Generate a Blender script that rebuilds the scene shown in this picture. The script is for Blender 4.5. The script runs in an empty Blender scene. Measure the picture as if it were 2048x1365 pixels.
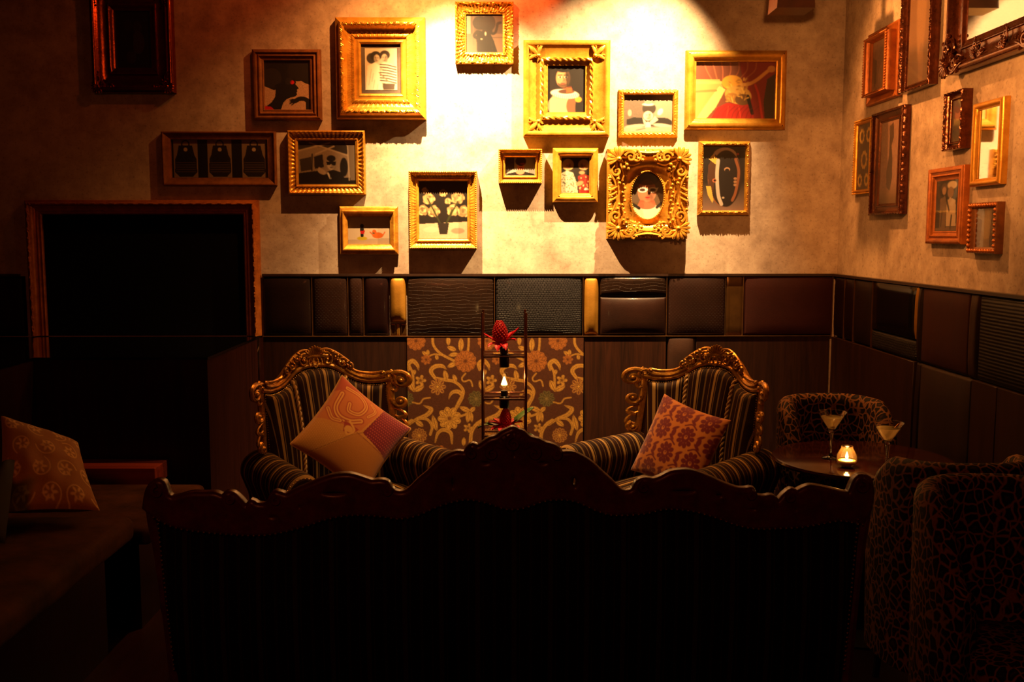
import bpy, math, random
import numpy as np
from mathutils import Vector, Matrix
rng = np.random.default_rng(7)
S = bpy.context.scene
COL = S.collection
PI = math.pi

# ------------------------------------------------------------------ camera, world, lights, exposure
F = 1991.0                                  # focal length in pixels of the 2048 x 1365 frame (35 mm)
PITCH = math.atan(212 / F)
YAW = math.atan(19 / F)
EYE = np.array([0.0, 0.0, 1.65])
FW = np.array([math.sin(YAW) * math.cos(PITCH), math.cos(YAW) * math.cos(PITCH), -math.sin(PITCH)])
RT = np.array([math.cos(YAW), -math.sin(YAW), 0.0])
UP = np.cross(RT, FW)
cam_d = bpy.data.cameras.new('camera')
cam_d.sensor_width = 36.0
cam_d.lens = 36.0 * F / 2048
cam_d.clip_start = 0.05
cam = bpy.data.objects.new('camera', cam_d)
COL.objects.link(cam)
cam.location = EYE
cam.rotation_euler = (PI / 2 - PITCH, 0, -YAW)
S.camera = cam

w = bpy.data.worlds.new('world')
S.world = w
w.use_nodes = True
w.node_tree.nodes['Background'].inputs[0].default_value = (1.0, 0.5, 0.25, 1)
w.node_tree.nodes['Background'].inputs[1].default_value = 0.0006

S.view_settings.view_transform = 'Standard'
S.view_settings.look = 'None'
S.view_settings.gamma = 1
S.view_settings.use_curve_mapping = False
S.view_settings.exposure = 0.0
S.cycles.use_denoising = True
S.cycles.max_bounces = 8
S.cycles.diffuse_bounces = 3
S.cycles.glossy_bounces = 3
S.cycles.transmission_bounces = 8
S.cycles.transparent_max_bounces = 12
S.cycles.sample_clamp_indirect = 2.0
S.cycles.caustics_reflective = False
S.cycles.caustics_refractive = False

def spot(name, loc, aim, power, col, angle, blend, size):
    d = bpy.data.lights.new(name, 'SPOT')
    d.energy = power
    d.color = col
    d.spot_size = math.radians(angle)
    d.spot_blend = blend
    d.shadow_soft_size = size
    o = bpy.data.objects.new(name, d)
    COL.objects.link(o)
    o.location = loc
    o.rotation_euler = (Vector(aim) - Vector(loc)).to_track_quat('-Z', 'Y').to_euler()
    return o
WARM = (1.0, 0.60, 0.25)
AMBER = (1.0, 0.36, 0.08)
spot('spot_lamp', (-0.46, 5.36, 3.50), (-0.04, 6.0, 1.65), 1550, WARM, 68, 1.0, 0.012)
spot('spot_beam', (-0.46, 5.36, 3.50), (-0.33, 6.0, 2.45), 900, WARM, 34, 0.9, 0.012)
spot('spot_lamp', (1.08, 5.36, 3.50), (0.50, 6.0, 1.72), 1400, WARM, 78, 1.0, 0.012)
spot('spill_lamp', (-0.46, 5.36, 3.50), (-0.50, 6.0, 1.70), 230, AMBER, 112, 1.0, 0.012)
spot('spill_lamp', (1.08, 5.30, 3.50), (2.02, 4.95, 1.75), 290, AMBER, 84, 1.0, 0.02)
spot('ceiling_lamp', (0.05, 3.95, 3.4), (0.03, 4.5, 0.8), 210, (1.0, 0.48, 0.14), 50, 0.9, 0.05)
spot('coloured_spot', (-1.0, 5.2, 3.4), (-1.6, 6.0, 3.0), 14, (1.0, 0.13, 0.02), 90, 1.0, 0.03)
spot('coloured_spot', (0.15, 5.3, 3.5), (0.10, 6.0, 3.14), 110, (1.0, 0.12, 0.02), 45, 1.0, 0.03)
spot('coloured_spot', (0.9, 3.0, 2.5), (2.02, 4.85, 2.2), 200, AMBER, 72, 1.0, 0.05)  # amber fill, added out of view to brighten the side wall
spot('room_fill', (-1.0, -1.2, 3.3), (-0.5, 3.5, 0.6), 70.0, (1.0, 0.18, 0.05), 110, 1.0, 0.3)  # unseen reddish fill added behind the camera to lift the settee back

# ------------------------------------------------------------------ pixel -> world
def ray(px, py):
    return FW * F + RT * (px - 1024) - UP * (py - 682.5)
def onY(px, py, Y):
    d = ray(px, py); return EYE + d * (Y / d[1])
def onX(px, py, X):
    d = ray(px, py); return EYE + d * (X / d[0])
def onZ(px, py, Z):
    d = ray(px, py); return EYE + d * ((Z - EYE[2]) / d[2])

# ------------------------------------------------------------------ objects
def tag(o, label=None, cat=None, group=None, kind=None):
    if label: o['label'] = label
    if cat: o['category'] = cat
    if group: o['group'] = group
    if kind: o['kind'] = kind
    return o
def empty(name, loc=(0, 0, 0), rz=0.0, label=None, cat=None, group=None, rot=None):
    o = bpy.data.objects.new(name, None)
    COL.objects.link(o)
    o.empty_display_size = 0.05
    o.location = loc
    o.rotation_euler = rot if rot is not None else (0, 0, rz)
    return tag(o, label, cat, group)

class MB:
    def __init__(s):
        s.v = []; s.f = []; s.n = 0; s.at = []
    def add(s, v, f, at=None):
        v = np.asarray(v, float).reshape(-1, 3)
        s.v.append(v)
        s.at.append(np.zeros(len(v)) if at is None else np.asarray(at, float).ravel())
        s.f += [tuple(i + s.n for i in q) for q in f]
        s.n += len(v)
        return s
    def grid(s, P, closeu=False, closev=False, at=None):
        nu, nv = P.shape[:2]
        f = []
        for i in range(nu if closeu else nu - 1):
            a = i * nv; b = ((i + 1) % nu) * nv
            for j in range(nv if closev else nv - 1):
                k = (j + 1) % nv
                f.append((a + j, b + j, b + k, a + k))
        return s.add(P.reshape(-1, 3), f, at)
    def box(s, x0, x1, y0, y1, z0, z1):
        v = [(x, y, z) for x in (x0, x1) for y in (y0, y1) for z in (z0, z1)]
        return s.add(v, [(0, 1, 3, 2), (4, 6, 7, 5), (0, 4, 5, 1), (2, 3, 7, 6), (0, 2, 6, 4), (1, 5, 7, 3)])
    def soft(s, c, h, r, puff=(0, 0, 0), core=5, M=None, st=None):
        c = np.array(c, float); h = np.array(h, float)
        r = min(r, h.min() * 0.999)
        def ax(hh):
            e = hh - r
            q = np.array([math.tan(a) for a in np.linspace(PI / 4, 0.0, 4)])[:-1] * r
            core_t = np.linspace(-e, e, core)
            return np.concatenate([-(e + q), core_t, (e + q)[::-1]])
        for d in range(3):
            a, b = [(1, 2), (2, 0), (0, 1)][d]
            A, B = np.meshgrid(ax(h[a]), ax(h[b]), indexing='ij')
            for sg in (-1, 1):
                p = np.zeros(A.shape + (3,))
                p[..., a] = A; p[..., b] = B; p[..., d] = sg * h[d]
                inn = np.clip(p, -(h - r), h - r)
                dd = p - inn
                ln = np.linalg.norm(dd, axis=-1, keepdims=True)
                p = inn + dd / np.maximum(ln, 1e-9) * r
                q = p / h
                for k in range(3):
                    if puff[k]:
                        i, j = [(1, 2), (2, 0), (0, 1)][k]
                        p[..., k] += np.sign(p[..., k]) * puff[k] * np.clip(1 - q[..., i] ** 2, 0, 1) * np.clip(1 - q[..., j] ** 2, 0, 1)
                if sg < 0: p = p[::-1]
                at = (p[..., st] + c[st]) if st is not None else None
                p = p + c
                if M is not None: p = p @ M[:3, :3].T + M[:3, 3]
                s.grid(p, at=at)
        return s
    def lathe(s, prof, n=24, c=(0, 0, 0), closed=False):
        pr = np.array(prof, float)
        a = np.linspace(0, 2 * PI, n, endpoint=False)
        P = np.zeros((n, len(pr), 3))
        P[..., 0] = c[0] + np.cos(a)[:, None] * pr[:, 0]
        P[..., 1] = c[1] + np.sin(a)[:, None] * pr[:, 0]
        P[..., 2] = c[2] + pr[:, 1]
        return s.grid(P, closeu=True, closev=closed)
    def tube(s, pts, r, n=8, cap=True, closed=False):
        p = np.array(pts, float); m = len(p)
        r = np.broadcast_to(np.asarray(r, float), (m,))
        t = np.gradient(p, axis=0)
        if closed:
            t = np.roll(p, -1, 0) - np.roll(p, 1, 0)
        t /= np.maximum(np.linalg.norm(t, axis=1, keepdims=True), 1e-9)
        ref = np.array([0, 0, 1.0]) if abs(t[:, 2]).mean() < 0.8 else np.array([1.0, 0, 0])
        P = np.zeros((m, n, 3)); a = np.linspace(0, 2 * PI, n, endpoint=False)
        x = np.cross(t[0], ref); x /= np.linalg.norm(x)
        for i in range(m):
            x = x - t[i] * (x @ t[i]); x /= max(np.linalg.norm(x), 1e-9)
            y = np.cross(t[i], x)
            P[i] = p[i] + r[i] * (np.cos(a)[:, None] * x + np.sin(a)[:, None] * y)
        n0 = s.n
        s.grid(P, closeu=closed, closev=True)
        if cap and not closed:
            s.f += [tuple(n0 + j for j in range(n)), tuple(n0 + (m - 1) * n + j for j in range(n))[::-1]]
        return s
    def ptube(s, uv, r, w0=0.0, squash=1.0, n=8, fmap=None, at=None):
        """tube round a curve in the (u, v) plane; w is the third axis; fmap bends (u, v, w) into 3D"""
        p = np.array(uv, float); m = len(p)
        r = np.broadcast_to(np.asarray(r, float), (m,))
        w0 = np.broadcast_to(np.asarray(w0, float), (m,))
        t = np.gradient(p, axis=0)
        t /= np.maximum(np.linalg.norm(t, axis=1, keepdims=True), 1e-9)
        sd = np.stack([-t[:, 1], t[:, 0]], 1)
        a = np.linspace(0, 2 * PI, n, endpoint=False)
        P = np.zeros((m, n, 3))
        P[..., :2] = p[:, None] + r[:, None, None] * np.cos(a)[None, :, None] * sd[:, None]
        P[..., 2] = w0[:, None] + squash * r[:, None] * np.sin(a)
        P = fmap(P) if fmap else P
        n0 = s.n
        s.grid(P, closev=True, at=None if at is None else np.repeat(at, n))
        s.f += [tuple(n0 + j for j in range(n)), tuple(n0 + (m - 1) * n + j for j in range(n))[::-1]]
        return s
    def blob(s, u, v, w, ru, rv, rw, rot=0.0, fmap=None, n=10, m=6):
        th = np.linspace(0, 2 * PI, n, endpoint=False); ph = np.linspace(-PI / 2, PI / 2, m)
        A, B = np.meshgrid(th, ph, indexing='ij')
        x = ru * np.cos(A) * np.cos(B); y = rv * np.sin(A) * np.cos(B); z = rw * np.sin(B)
        c, q = math.cos(rot), math.sin(rot)
        P = np.stack([u + x * c - y * q, v + x * q + y * c, w + z], -1)
        P = fmap(P) if fmap else P
        return s.grid(P, closeu=True)
    def build(s, name, mat, parent=None, smooth=True, angle=40, label=None, kind=None, attr=None):
        me = bpy.data.meshes.new(name)
        v = np.concatenate(s.v) if s.v else np.zeros((0, 3))
        me.from_pydata(v.tolist(), [], s.f)
        if attr:
            a = me.attributes.new(attr, 'FLOAT', 'POINT')
            a.data.foreach_set('value', np.concatenate(s.at).astype(np.float32))
        return finish(me, name, mat, parent, smooth, angle, label, kind)

def finish(me, name, mat, parent=None, smooth=True, angle=40, label=None, kind=None):
    if mat: me.materials.append(mat)
    me.update()
    if smooth:
        me.polygons.foreach_set('use_smooth', [True] * len(me.polygons))
        if angle: me.set_sharp_from_angle(angle=math.radians(angle))
    o = bpy.data.objects.new(name, me)
    COL.objects.link(o)
    if parent: o.parent = parent
    return tag(o, label, kind=kind)

def crom(pts, n=8, closed=False):
    p = np.array(pts, float)
    if closed: q = np.concatenate([p[-1:], p, p[:2]])
    else: q = np.concatenate([2 * p[:1] - p[1:2], p, 2 * p[-1:] - p[-2:-1]])
    out = []
    t = np.linspace(0, 1, n, endpoint=False)[:, None]
    for i in range(len(q) - 3):
        a, b, c, d = q[i:i + 4]
        out.append(0.5 * (2 * b + (c - a) * t + (2 * a - 5 * b + 4 * c - d) * t ** 2 + (3 * b - a - 3 * c + d) * t ** 3))
    if not closed: out.append(p[-1:])
    return np.concatenate(out)
def spiral(cx, cy, r0, r1, a0, turn, n=26):
    t = np.linspace(0, 1, n); a = a0 + turn * t; r = r0 + (r1 - r0) * t ** 0.85
    return np.stack([cx + r * np.cos(a), cy + r * np.sin(a)], 1)
def curve_fn(xs, ys):
    q = crom(list(zip(xs, ys)), 12)
    return lambda x: np.interp(x, q[:, 0], q[:, 1])
def mirror(p):
    q = np.array(p, float); q[..., 0] *= -1; return q

# ------------------------------------------------------------------ materials
def lin(c):
    c = np.array(c, float)
    if c.max() > 1.0: c = c / 255.0
    return np.where(c <= 0.04045, c / 12.92, ((c + 0.055) / 1.055) ** 2.4)
MATS = {}
class NT:
    def __init__(s, name):
        s.m = bpy.data.materials.new(name); s.m.use_nodes = True
        s.t = s.m.node_tree; s.b = s.t.nodes['Principled BSDF']; MATS[name] = s.m
    def node(s, typ, **kw):
        n = s.t.nodes.new(typ)
        for k, v in kw.items():
            if k.startswith('i_'):
                key = k[2:]
                n.inputs[int(key) if key.isdigit() else key.replace('_', ' ')].default_value = v
            else: setattr(n, k, v)
        return n
    def link(s, a, b): s.t.links.new(a, b)
    def coord(s, scale=(1, 1, 1), kind='Object', rot=(0, 0, 0)):
        tc = s.node('ShaderNodeTexCoord'); mp = s.node('ShaderNodeMapping')
        mp.inputs['Scale'].default_value = scale; mp.inputs['Rotation'].default_value = rot
        s.link(tc.outputs[kind], mp.inputs['Vector'])
        return mp.outputs['Vector']
    def ramp(s, fac, stops, interp='LINEAR'):
        r = s.node('ShaderNodeValToRGB'); r.color_ramp.interpolation = interp
        e = r.color_ramp.elements
        while len(e) < len(stops): e.new(0.5)
        for i, (p, c) in enumerate(stops):
            e[i].position = p; e[i].color = (*c[:3], 1)
        s.link(fac, r.inputs['Fac'])
        return r.outputs['Color']
    def noise(s, vec, scale, detail=4, rough=0.6, dist=0.0):
        n = s.node('ShaderNodeTexNoise'); n.inputs['Scale'].default_value = scale
        n.inputs['Detail'].default_value = detail; n.inputs['Roughness'].default_value = rough
        n.inputs['Distortion'].default_value = dist
        s.link(vec, n.inputs['Vector']); return n.outputs['Fac']
    def bump(s, h, strength, dist=0.01):
        b = s.node('ShaderNodeBump'); b.inputs['Strength'].default_value = strength
        b.inputs['Distance'].default_value = dist
        s.link(h, b.inputs['Height']); s.link(b.outputs['Normal'], s.b.inputs['Normal'])
    def set(s, rough=0.5, metal=0.0, coat=0.0, col=None, spec=None, coat_rough=0.1, sheen=0.0):
        s.b.inputs['Roughness'].default_value = rough
        s.b.inputs['Metallic'].default_value = metal
        s.b.inputs['Coat Weight'].default_value = coat
        s.b.inputs['Coat Roughness'].default_value = coat_rough
        s.b.inputs['Sheen Weight'].default_value = sheen
        if spec is not None: s.b.inputs['Specular IOR Level'].default_value = spec
        if col is not None: s.b.inputs['Base Color'].default_value = (*col, 1)
    def color(s, out): s.link(out, s.b.inputs['Base Color'])

def simple(name, c1, c2, scale, rough, metal=0.0, coat=0.0, bump=0.0, bscale=None, stretch=(1, 1, 1), spec=None, bdist=0.004, sheen=0.0):
    n = NT(name); v = n.coord(stretch)
    f = n.noise(v, scale, 5, 0.65)
    n.color(n.ramp(f, [(0.3, lin(c1)), (0.7, lin(c2))]))
    n.set(rough, metal, coat, spec=spec, sheen=sheen)
    if bump: n.bump(n.noise(v, bscale or scale * 3, 4), bump, bdist)
    return n.m

def m_plaster(name):
    n = NT(name); v = n.coord()
    a = n.noise(v, 1.1, 6, 0.7, 0.4); b = n.noise(v, 9, 5, 0.7); c = n.noise(v, 70, 2, 0.6)
    m1 = n.node('ShaderNodeMath', operation='MULTIPLY_ADD', i_1=0.55); n.link(a, m1.inputs[0])
    m2 = n.node('ShaderNodeMath', operation='MULTIPLY', i_1=0.45); n.link(b, m2.inputs[0]); n.link(m2.outputs[0], m1.inputs[2])
    col = n.ramp(m1.outputs[0], [(0.34, lin((128, 108, 92))), (0.48, lin((168, 148, 130))), (0.62, lin((196, 178, 158)))])
    sp = n.ramp(c, [(0.30, (0.45, 0.42, 0.40)), (0.42, (1, 1, 1))])
    mx = n.node('ShaderNodeMix', data_type='RGBA', blend_type='MULTIPLY'); mx.inputs[0].default_value = 0.55
    n.link(col, mx.inputs[6]); n.link(sp, mx.inputs[7]); n.color(mx.outputs[2])
    n.set(0.75, spec=0.3); n.bump(b, 0.25, 0.006)
    return n.m
def m_wood(name, c1, c2, scale=26, rough=0.35, axis='z', coat=0.25, contrast=(0.35, 0.7)):
    st = {'z': (1, 1, 0.06), 'x': (0.06, 1, 1), 'y': (1, 0.06, 1)}[axis]
    n = NT(name); v = n.coord(st)
    f = n.noise(v, scale, 6, 0.7, 0.6)
    n.color(n.ramp(f, [(contrast[0], lin(c1)), (contrast[1], lin(c2))]))
    n.set(rough, coat=coat * .3, coat_rough=0.15, spec=.18); n.bump(f, 0.15, 0.002)
    return n.m
def m_leather(name, c1, c2, kind, rough=0.35, coat=0.2, metal=0.0, dim=0.38):
    c1 = np.array(c1) * dim; c2 = np.array(c2) * dim
    n = NT(name)
    v = n.coord(); base = n.noise(v, 7, 4)
    if kind in ('croc', 'lizard'):
        big = kind == 'croc'
        tc = n.node('ShaderNodeTexCoord'); sx = n.node('ShaderNodeSeparateXYZ'); n.link(tc.outputs['Object'], sx.inputs[0])
        ad = n.node('ShaderNodeMath', operation='ADD'); n.link(sx.outputs[0], ad.inputs[0]); n.link(sx.outputs[1], ad.inputs[1])
        cb = n.node('ShaderNodeCombineXYZ'); n.link(ad.outputs[0], cb.inputs[0]); n.link(sx.outputs[2], cb.inputs[1])
        nz = n.node('ShaderNodeTexNoise', i_Scale=9.0 if big else 14.0); n.link(cb.outputs[0], nz.inputs['Vector'])
        ma = n.node('ShaderNodeVectorMath', operation='MULTIPLY_ADD'); n.link(nz.outputs['Color'], ma.inputs[0])
        ma.inputs[1].default_value = (0.10, 0.045, 0) if big else (0.03, 0.014, 0); n.link(cb.outputs[0], ma.inputs[2])
        br = n.node('ShaderNodeTexBrick', offset=0.5, squash=1.0); n.link(ma.outputs[0], br.inputs['Vector'])
        br.inputs['Scale'].default_value = 1.0; br.inputs['Mortar Size'].default_value = 0.0011 if big else 0.0019; br.inputs['Mortar Smooth'].default_value = 0.6
        br.inputs['Brick Width'].default_value = 0.075 if big else 0.017; br.inputs['Row Height'].default_value = 0.021 if big else 0.0125
        br.inputs['Color1'].default_value = (*lin(c1), 1); br.inputs['Color2'].default_value = (*(lin(c1) * 1.3), 1); br.inputs['Mortar'].default_value = (*lin(c2), 1)
        if not big:
            br.inputs['Color1'].default_value = (*lin(c2), 1); br.inputs['Color2'].default_value = (*(lin(c2) * .7), 1); br.inputs['Mortar'].default_value = (*lin(c1), 1)
        n.color(br.outputs['Color']); h = n.ramp(br.outputs['Fac'], [(0.0, (1, 1, 1)), (1.0, (0, 0, 0))]); st, ds = (1.0, 0.004) if not big else (0.8, 0.004)
    elif kind == 'weave':
        ch = n.node('ShaderNodeTexChecker', i_Scale=1.0); n.link(n.coord((95, 1, 95)), ch.inputs['Vector'])
        h = ch.outputs['Fac']; st, ds = 0.6, 0.002
        n.color(n.ramp(base, [(0.3, lin(c1)), (0.7, lin(c2))]))
    elif kind == 'rib':
        wv = n.node('ShaderNodeTexWave', bands_direction='Z', i_Scale=22.0); n.link(v, wv.inputs['Vector'])
        h = wv.outputs['Fac']; st, ds = 0.5, 0.003
        n.color(n.ramp(base, [(0.3, lin(c1)), (0.7, lin(c2))]))
    else:
        h = n.noise(v, 140, 3); st, ds = 0.25, 0.002
        n.color(n.ramp(base, [(0.3, lin(c1)), (0.7, lin(c2))]))
    n.set(rough + .08, metal, coat * .25, spec=.14); n.bump(h, st, ds)
    return n.m
def m_attr(name, rough=0.5, coat=0.0, sheen=0.0, bump=None, spec=None):
    n = NT(name); a = n.node('ShaderNodeAttribute', attribute_name='Col')
    n.color(a.outputs['Color']); n.set(rough, coat=coat, sheen=sheen, spec=spec)
    if bump: n.bump(n.noise(n.coord(), bump[0], 3), bump[1], 0.002)
    return n.m
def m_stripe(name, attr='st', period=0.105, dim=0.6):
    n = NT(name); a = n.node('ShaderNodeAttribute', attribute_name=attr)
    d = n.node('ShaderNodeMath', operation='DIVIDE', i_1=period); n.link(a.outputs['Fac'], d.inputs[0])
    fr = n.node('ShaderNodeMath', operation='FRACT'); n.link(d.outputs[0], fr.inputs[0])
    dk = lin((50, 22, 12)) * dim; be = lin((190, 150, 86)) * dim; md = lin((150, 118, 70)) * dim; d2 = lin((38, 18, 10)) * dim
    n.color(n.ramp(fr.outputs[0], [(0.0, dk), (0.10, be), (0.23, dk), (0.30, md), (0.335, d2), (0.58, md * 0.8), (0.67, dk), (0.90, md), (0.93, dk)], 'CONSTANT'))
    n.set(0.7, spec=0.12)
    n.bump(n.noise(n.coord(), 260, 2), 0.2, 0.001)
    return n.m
def m_glassy(name, tint=(1, 1, 1), rough=0.02, ior=1.5):
    """thin clear pane: mirror reflection by Fresnel over straight-through transparency"""
    n = NT(name); t = n.t
    tr = n.node('ShaderNodeBsdfTransparent'); tr.inputs[0].default_value = (*tint, 1)
    gl = n.node('ShaderNodeBsdfGlossy'); gl.inputs['Roughness'].default_value = rough
    lw = n.node('ShaderNodeLayerWeight', i_Blend=0.5); mx = n.node('ShaderNodeMixShader')
    pw = n.node('ShaderNodeMath', operation='POWER', i_1=5.0); n.link(lw.outputs['Facing'], pw.inputs[0])
    ma = n.node('ShaderNodeMath', operation='MULTIPLY_ADD', i_1=0.96, i_2=0.04); n.link(pw.outputs[0], ma.inputs[0])
    n.link(ma.outputs[0], mx.inputs[0]); n.link(tr.outputs[0], mx.inputs[1]); n.link(gl.outputs[0], mx.inputs[2])
    n.link(mx.outputs[0], t.nodes['Material Output'].inputs['Surface'])
    return n.m
def add_haze(m, col, amt):
    t = m.node_tree; out = t.nodes['Material Output']; cur = out.inputs['Surface'].links[0].from_socket
    tl = t.nodes.new('ShaderNodeBsdfTranslucent'); tl.inputs[0].default_value = (*col, 1)
    mx = t.nodes.new('ShaderNodeMixShader'); mx.inputs[0].default_value = amt
    t.links.new(cur, mx.inputs[1]); t.links.new(tl.outputs[0], mx.inputs[2]); t.links.new(mx.outputs[0], out.inputs['Surface'])
    return m
def m_glow(name, col, power):
    n = NT(name); n.set(0.5, col=(0.8, 0.5, 0.2))
    n.b.inputs['Emission Color'].default_value = (*col, 1); n.b.inputs['Emission Strength'].default_value = power
    return n.m
def m_leopard(name):
    n = NT(name); v = n.coord((1, 1, 0.8))
    nz = n.node('ShaderNodeTexNoise', i_Scale=14.0); n.link(v, nz.inputs['Vector'])
    ad = n.node('ShaderNodeVectorMath', operation='MULTIPLY_ADD'); n.link(nz.outputs['Color'], ad.inputs[0])
    ad.inputs[1].default_value = (0.045, 0.045, 0.045); n.link(v, ad.inputs[2])
    vo = n.node('ShaderNodeTexVoronoi', feature='DISTANCE_TO_EDGE', i_Scale=33.0); n.link(ad.outputs[0], vo.inputs['Vector'])
    n.color(n.ramp(vo.outputs['Distance'], [(0.0, lin((124, 84, 50))), (0.06, lin((110, 72, 42))), (0.12, lin((12, 7, 5))), (0.30, lin((12, 7, 5))), (0.42, lin((52, 26, 12)))]))
    n.set(0.75, spec=0.15)
    return n.m

GOLD = simple('aged_gold', (168, 112, 30), (226, 166, 62), 22, 0.34, 0.55, bump=0.25, bscale=90)
GOLD2 = simple('bright_gold_leaf', (176, 118, 34), (218, 162, 62), 16, 0.30, 0.55, bump=0.15, bscale=120)
BRONZE = simple('bronze_wood', (96, 56, 26), (138, 84, 40), 20, 0.38, 0.35, bump=0.2, bscale=90)
REDGOLD = simple('red_gold', (132, 70, 26), (184, 106, 42), 20, 0.34, 0.45, bump=0.2, bscale=90)
DARKBR = simple('dark_bronze', (60, 28, 16), (104, 52, 26), 24, 0.2, 0.6, bump=0.25, bscale=80)
CARVED = simple('gilded_carving', (120, 78, 24), (206, 146, 54), 30, 0.26, 0.65, bump=0.25, bscale=110)
MAHOG = simple('mahogany_carving', (58, 18, 11), (86, 28, 16), 26, 0.34, 0.0, coat=0.05, bump=0.1, bscale=60, spec=.3)
NAIL = simple('brass_nail', (190, 150, 80), (220, 180, 110), 40, 0.25, 0.9)
BLACK = simple('black_matte', (6, 5, 5), (10, 8, 7), 10, 0.55)
SWEPT = simple('swept_bronze_metal', (150, 74, 30), (196, 104, 44), 24, 0.22, 0.95, bump=0.2, bscale=80)
PLASTER = m_plaster('mottled_plaster')
PRINT = m_attr('printed_paper', 0.45)
PANE = m_glassy('picture_glass')
n_ = NT('mirror_glass'); n_.set(0.03, 1.0, col=(0.86, 0.84, 0.80)); MIRROR = n_.m
STRIPE = m_stripe('striped_brocade')
WOODP = m_wood('panel_wood', (24, 12, 8), (46, 24, 14), 30, 0.42, contrast=(0.3, 0.75))
WOODR = m_wood('reddish_wood', (24, 9, 6), (44, 18, 12), 30, 0.32, contrast=(0.3, 0.7))
WOODT = m_wood('red_ledge_wood', (110, 42, 26), (150, 64, 40), 22, 0.4, 'x')
SUEDE = simple('brown_suede', (38, 19, 10), (88, 52, 28), 5, 0.85, bump=0.3, bscale=40, spec=.15)
LEOPARD = m_leopard('leopard_velvet')
MAT_BLACKBOARD = simple('dark_mount', (60, 50, 44), (72, 62, 54), 30, 0.7)

# ------------------------------------------------------------------ the room
WX = 2.0187; WY = 6.0; ZT = 1.4067; ZS = 1.0445; CEIL = 3.62
def struct(name, mb, mat, smooth=False):
    return tag(mb.build(name, mat, smooth=smooth), kind='structure')
FLOOR = m_wood('floor_wood', (34, 12, 8), (54, 22, 14), 20, 0.4, 'y')
struct('floor', MB().box(-4.3, WX + 0.1, -2.6, WY + 0.1, -0.1, 0.0), FLOOR)
struct('ceiling', MB().box(-4.3, WX + 0.1, -2.6, WY + 0.1, CEIL, CEIL + 0.1), simple('dark_ceiling', (30, 22, 18), (40, 30, 24), 6, 0.8))
wall_back = struct('wall_back', MB().box(-4.3, WX + 0.1, WY, WY + 0.1, 0, CEIL), PLASTER)
wall_right = struct('wall_right', MB().box(WX, WX + 0.1, -2.6, WY, 0, CEIL), PLASTER)
struct('wall_left', MB().box(-4.4, -4.3, -2.6, WY, 0, CEIL), simple('dark_wall', (30, 20, 16), (38, 26, 20), 5, 0.8))
struct('wall_front', MB().box(-4.3, WX + 0.1, -2.7, -2.6, 0, CEIL), simple('dark_wall_paint', (26, 18, 14), (34, 24, 18), 5, 0.8))

def pad(name, parent, fmap, a0, a1, z0, z1, t0, t1, r, puff, mat, inset=0.002, n=7):
    """a padded or flat panel: a runs along the wall, z up, t out of the wall"""
    a0 += inset; a1 -= inset; z0 += inset; z1 -= inset
    r = min(r, (a1 - a0) * 0.48, (z1 - z0) * 0.48)
    def ax(lo, hi):
        e = r * (1 - np.cos(np.linspace(0, PI / 2, 5)))
        return np.concatenate([lo + e, np.linspace(lo + r, hi - r, n)[1:-1], (hi - e)[::-1]])
    xa, za = ax(a0, a1), ax(z0, z1)
    A, Z = np.meshgrid(xa, za, indexing='ij')
    d = np.minimum(np.minimum(A - a0, a1 - A), np.minimum(Z - z0, z1 - Z))
    q = np.clip(d / r, 0, 1)
    u = (A - a0) / (a1 - a0) * 2 - 1; v = (Z - z0) / (z1 - z0) * 2 - 1
    T = t0 + (t1 - t0) * np.sqrt(np.clip(1 - (1 - q) ** 2, 0, 1)) + puff * (1 - u ** 4) * (1 - v ** 4)
    mb = MB(); mb.grid(fmap(np.stack([A, Z, T], -1)))
    rim = [(x, z0) for x in xa] + [(a1, z) for z in za[1:]] + [(x, z1) for x in xa[::-1][1:]] + [(a0, z) for z in za[::-1][1:-1]]
    R = np.array([[[x, z, t] for t in (0.0, t0)] for x, z in rim])
    mb.grid(fmap(R), closeu=True)
    return mb.build(name, mat, parent, angle=60)
def back_map(p): return np.stack([p[..., 0], WY - p[..., 2], p[..., 1]], -1)
def right_map(p): return np.stack([WX - p[..., 2], p[..., 0], p[..., 1]], -1)
def bx(px): return onY(px, 620, WY - 0.03)[0]
def ry(px): return onX(px, 640, WX - 0.02)[1]
def bz(py): return onY(1000, py, WY - 0.03)[2]

L_DARK = m_leather('dark_brown_leather', (50, 19, 10), (66, 28, 14), 'smooth', 0.4)
L_WEAVE = m_leather('woven_dark_leather', (66, 28, 15), (92, 44, 24), 'weave', 0.38)
L_OXB = m_leather('oxblood_leather', (46, 14, 12), (62, 20, 16), 'smooth', 0.28, 0.35)
L_GOLD = m_leather('gold_leather', (150, 102, 30), (186, 134, 50), 'smooth', 0.36, 0.1, 0.35, dim=.8)
L_CROC = m_leather('brown_croc_leather', (58, 28, 14), (120, 68, 34), 'croc', 0.3, 0.3)
L_LIZ = m_leather('grey_lizard_leather', (20, 16, 16), (92, 84, 88), 'lizard', 0.34, 0.2)
L_RED = m_leather('russet_leather', (96, 24, 14), (116, 34, 20), 'smooth', 0.6, 0.0)
L_RIB = m_leather('ribbed_dark_leather', (42, 28, 24), (56, 38, 30), 'rib', 0.45, 0.05)
L_PAT = m_leather('black_patent_leather', (10, 8, 8), (14, 10, 9), 'flat', 0.06, 0.8)
L_TAN = m_leather('tan_brown_leather', (86, 44, 24), (116, 62, 34), 'smooth', 0.5, 0.05)
BMIR = simple('bronze_mirror', (70, 46, 20), (92, 64, 30), 8, 0.32, 0.6)
BRASS = simple('brass_strip_metal', (150, 106, 44), (190, 140, 66), 30, 0.3, 0.8)
BRONZ = simple('bronze_strip_metal', (70, 44, 20), (96, 62, 28), 30, 0.4, 0.6)

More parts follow.
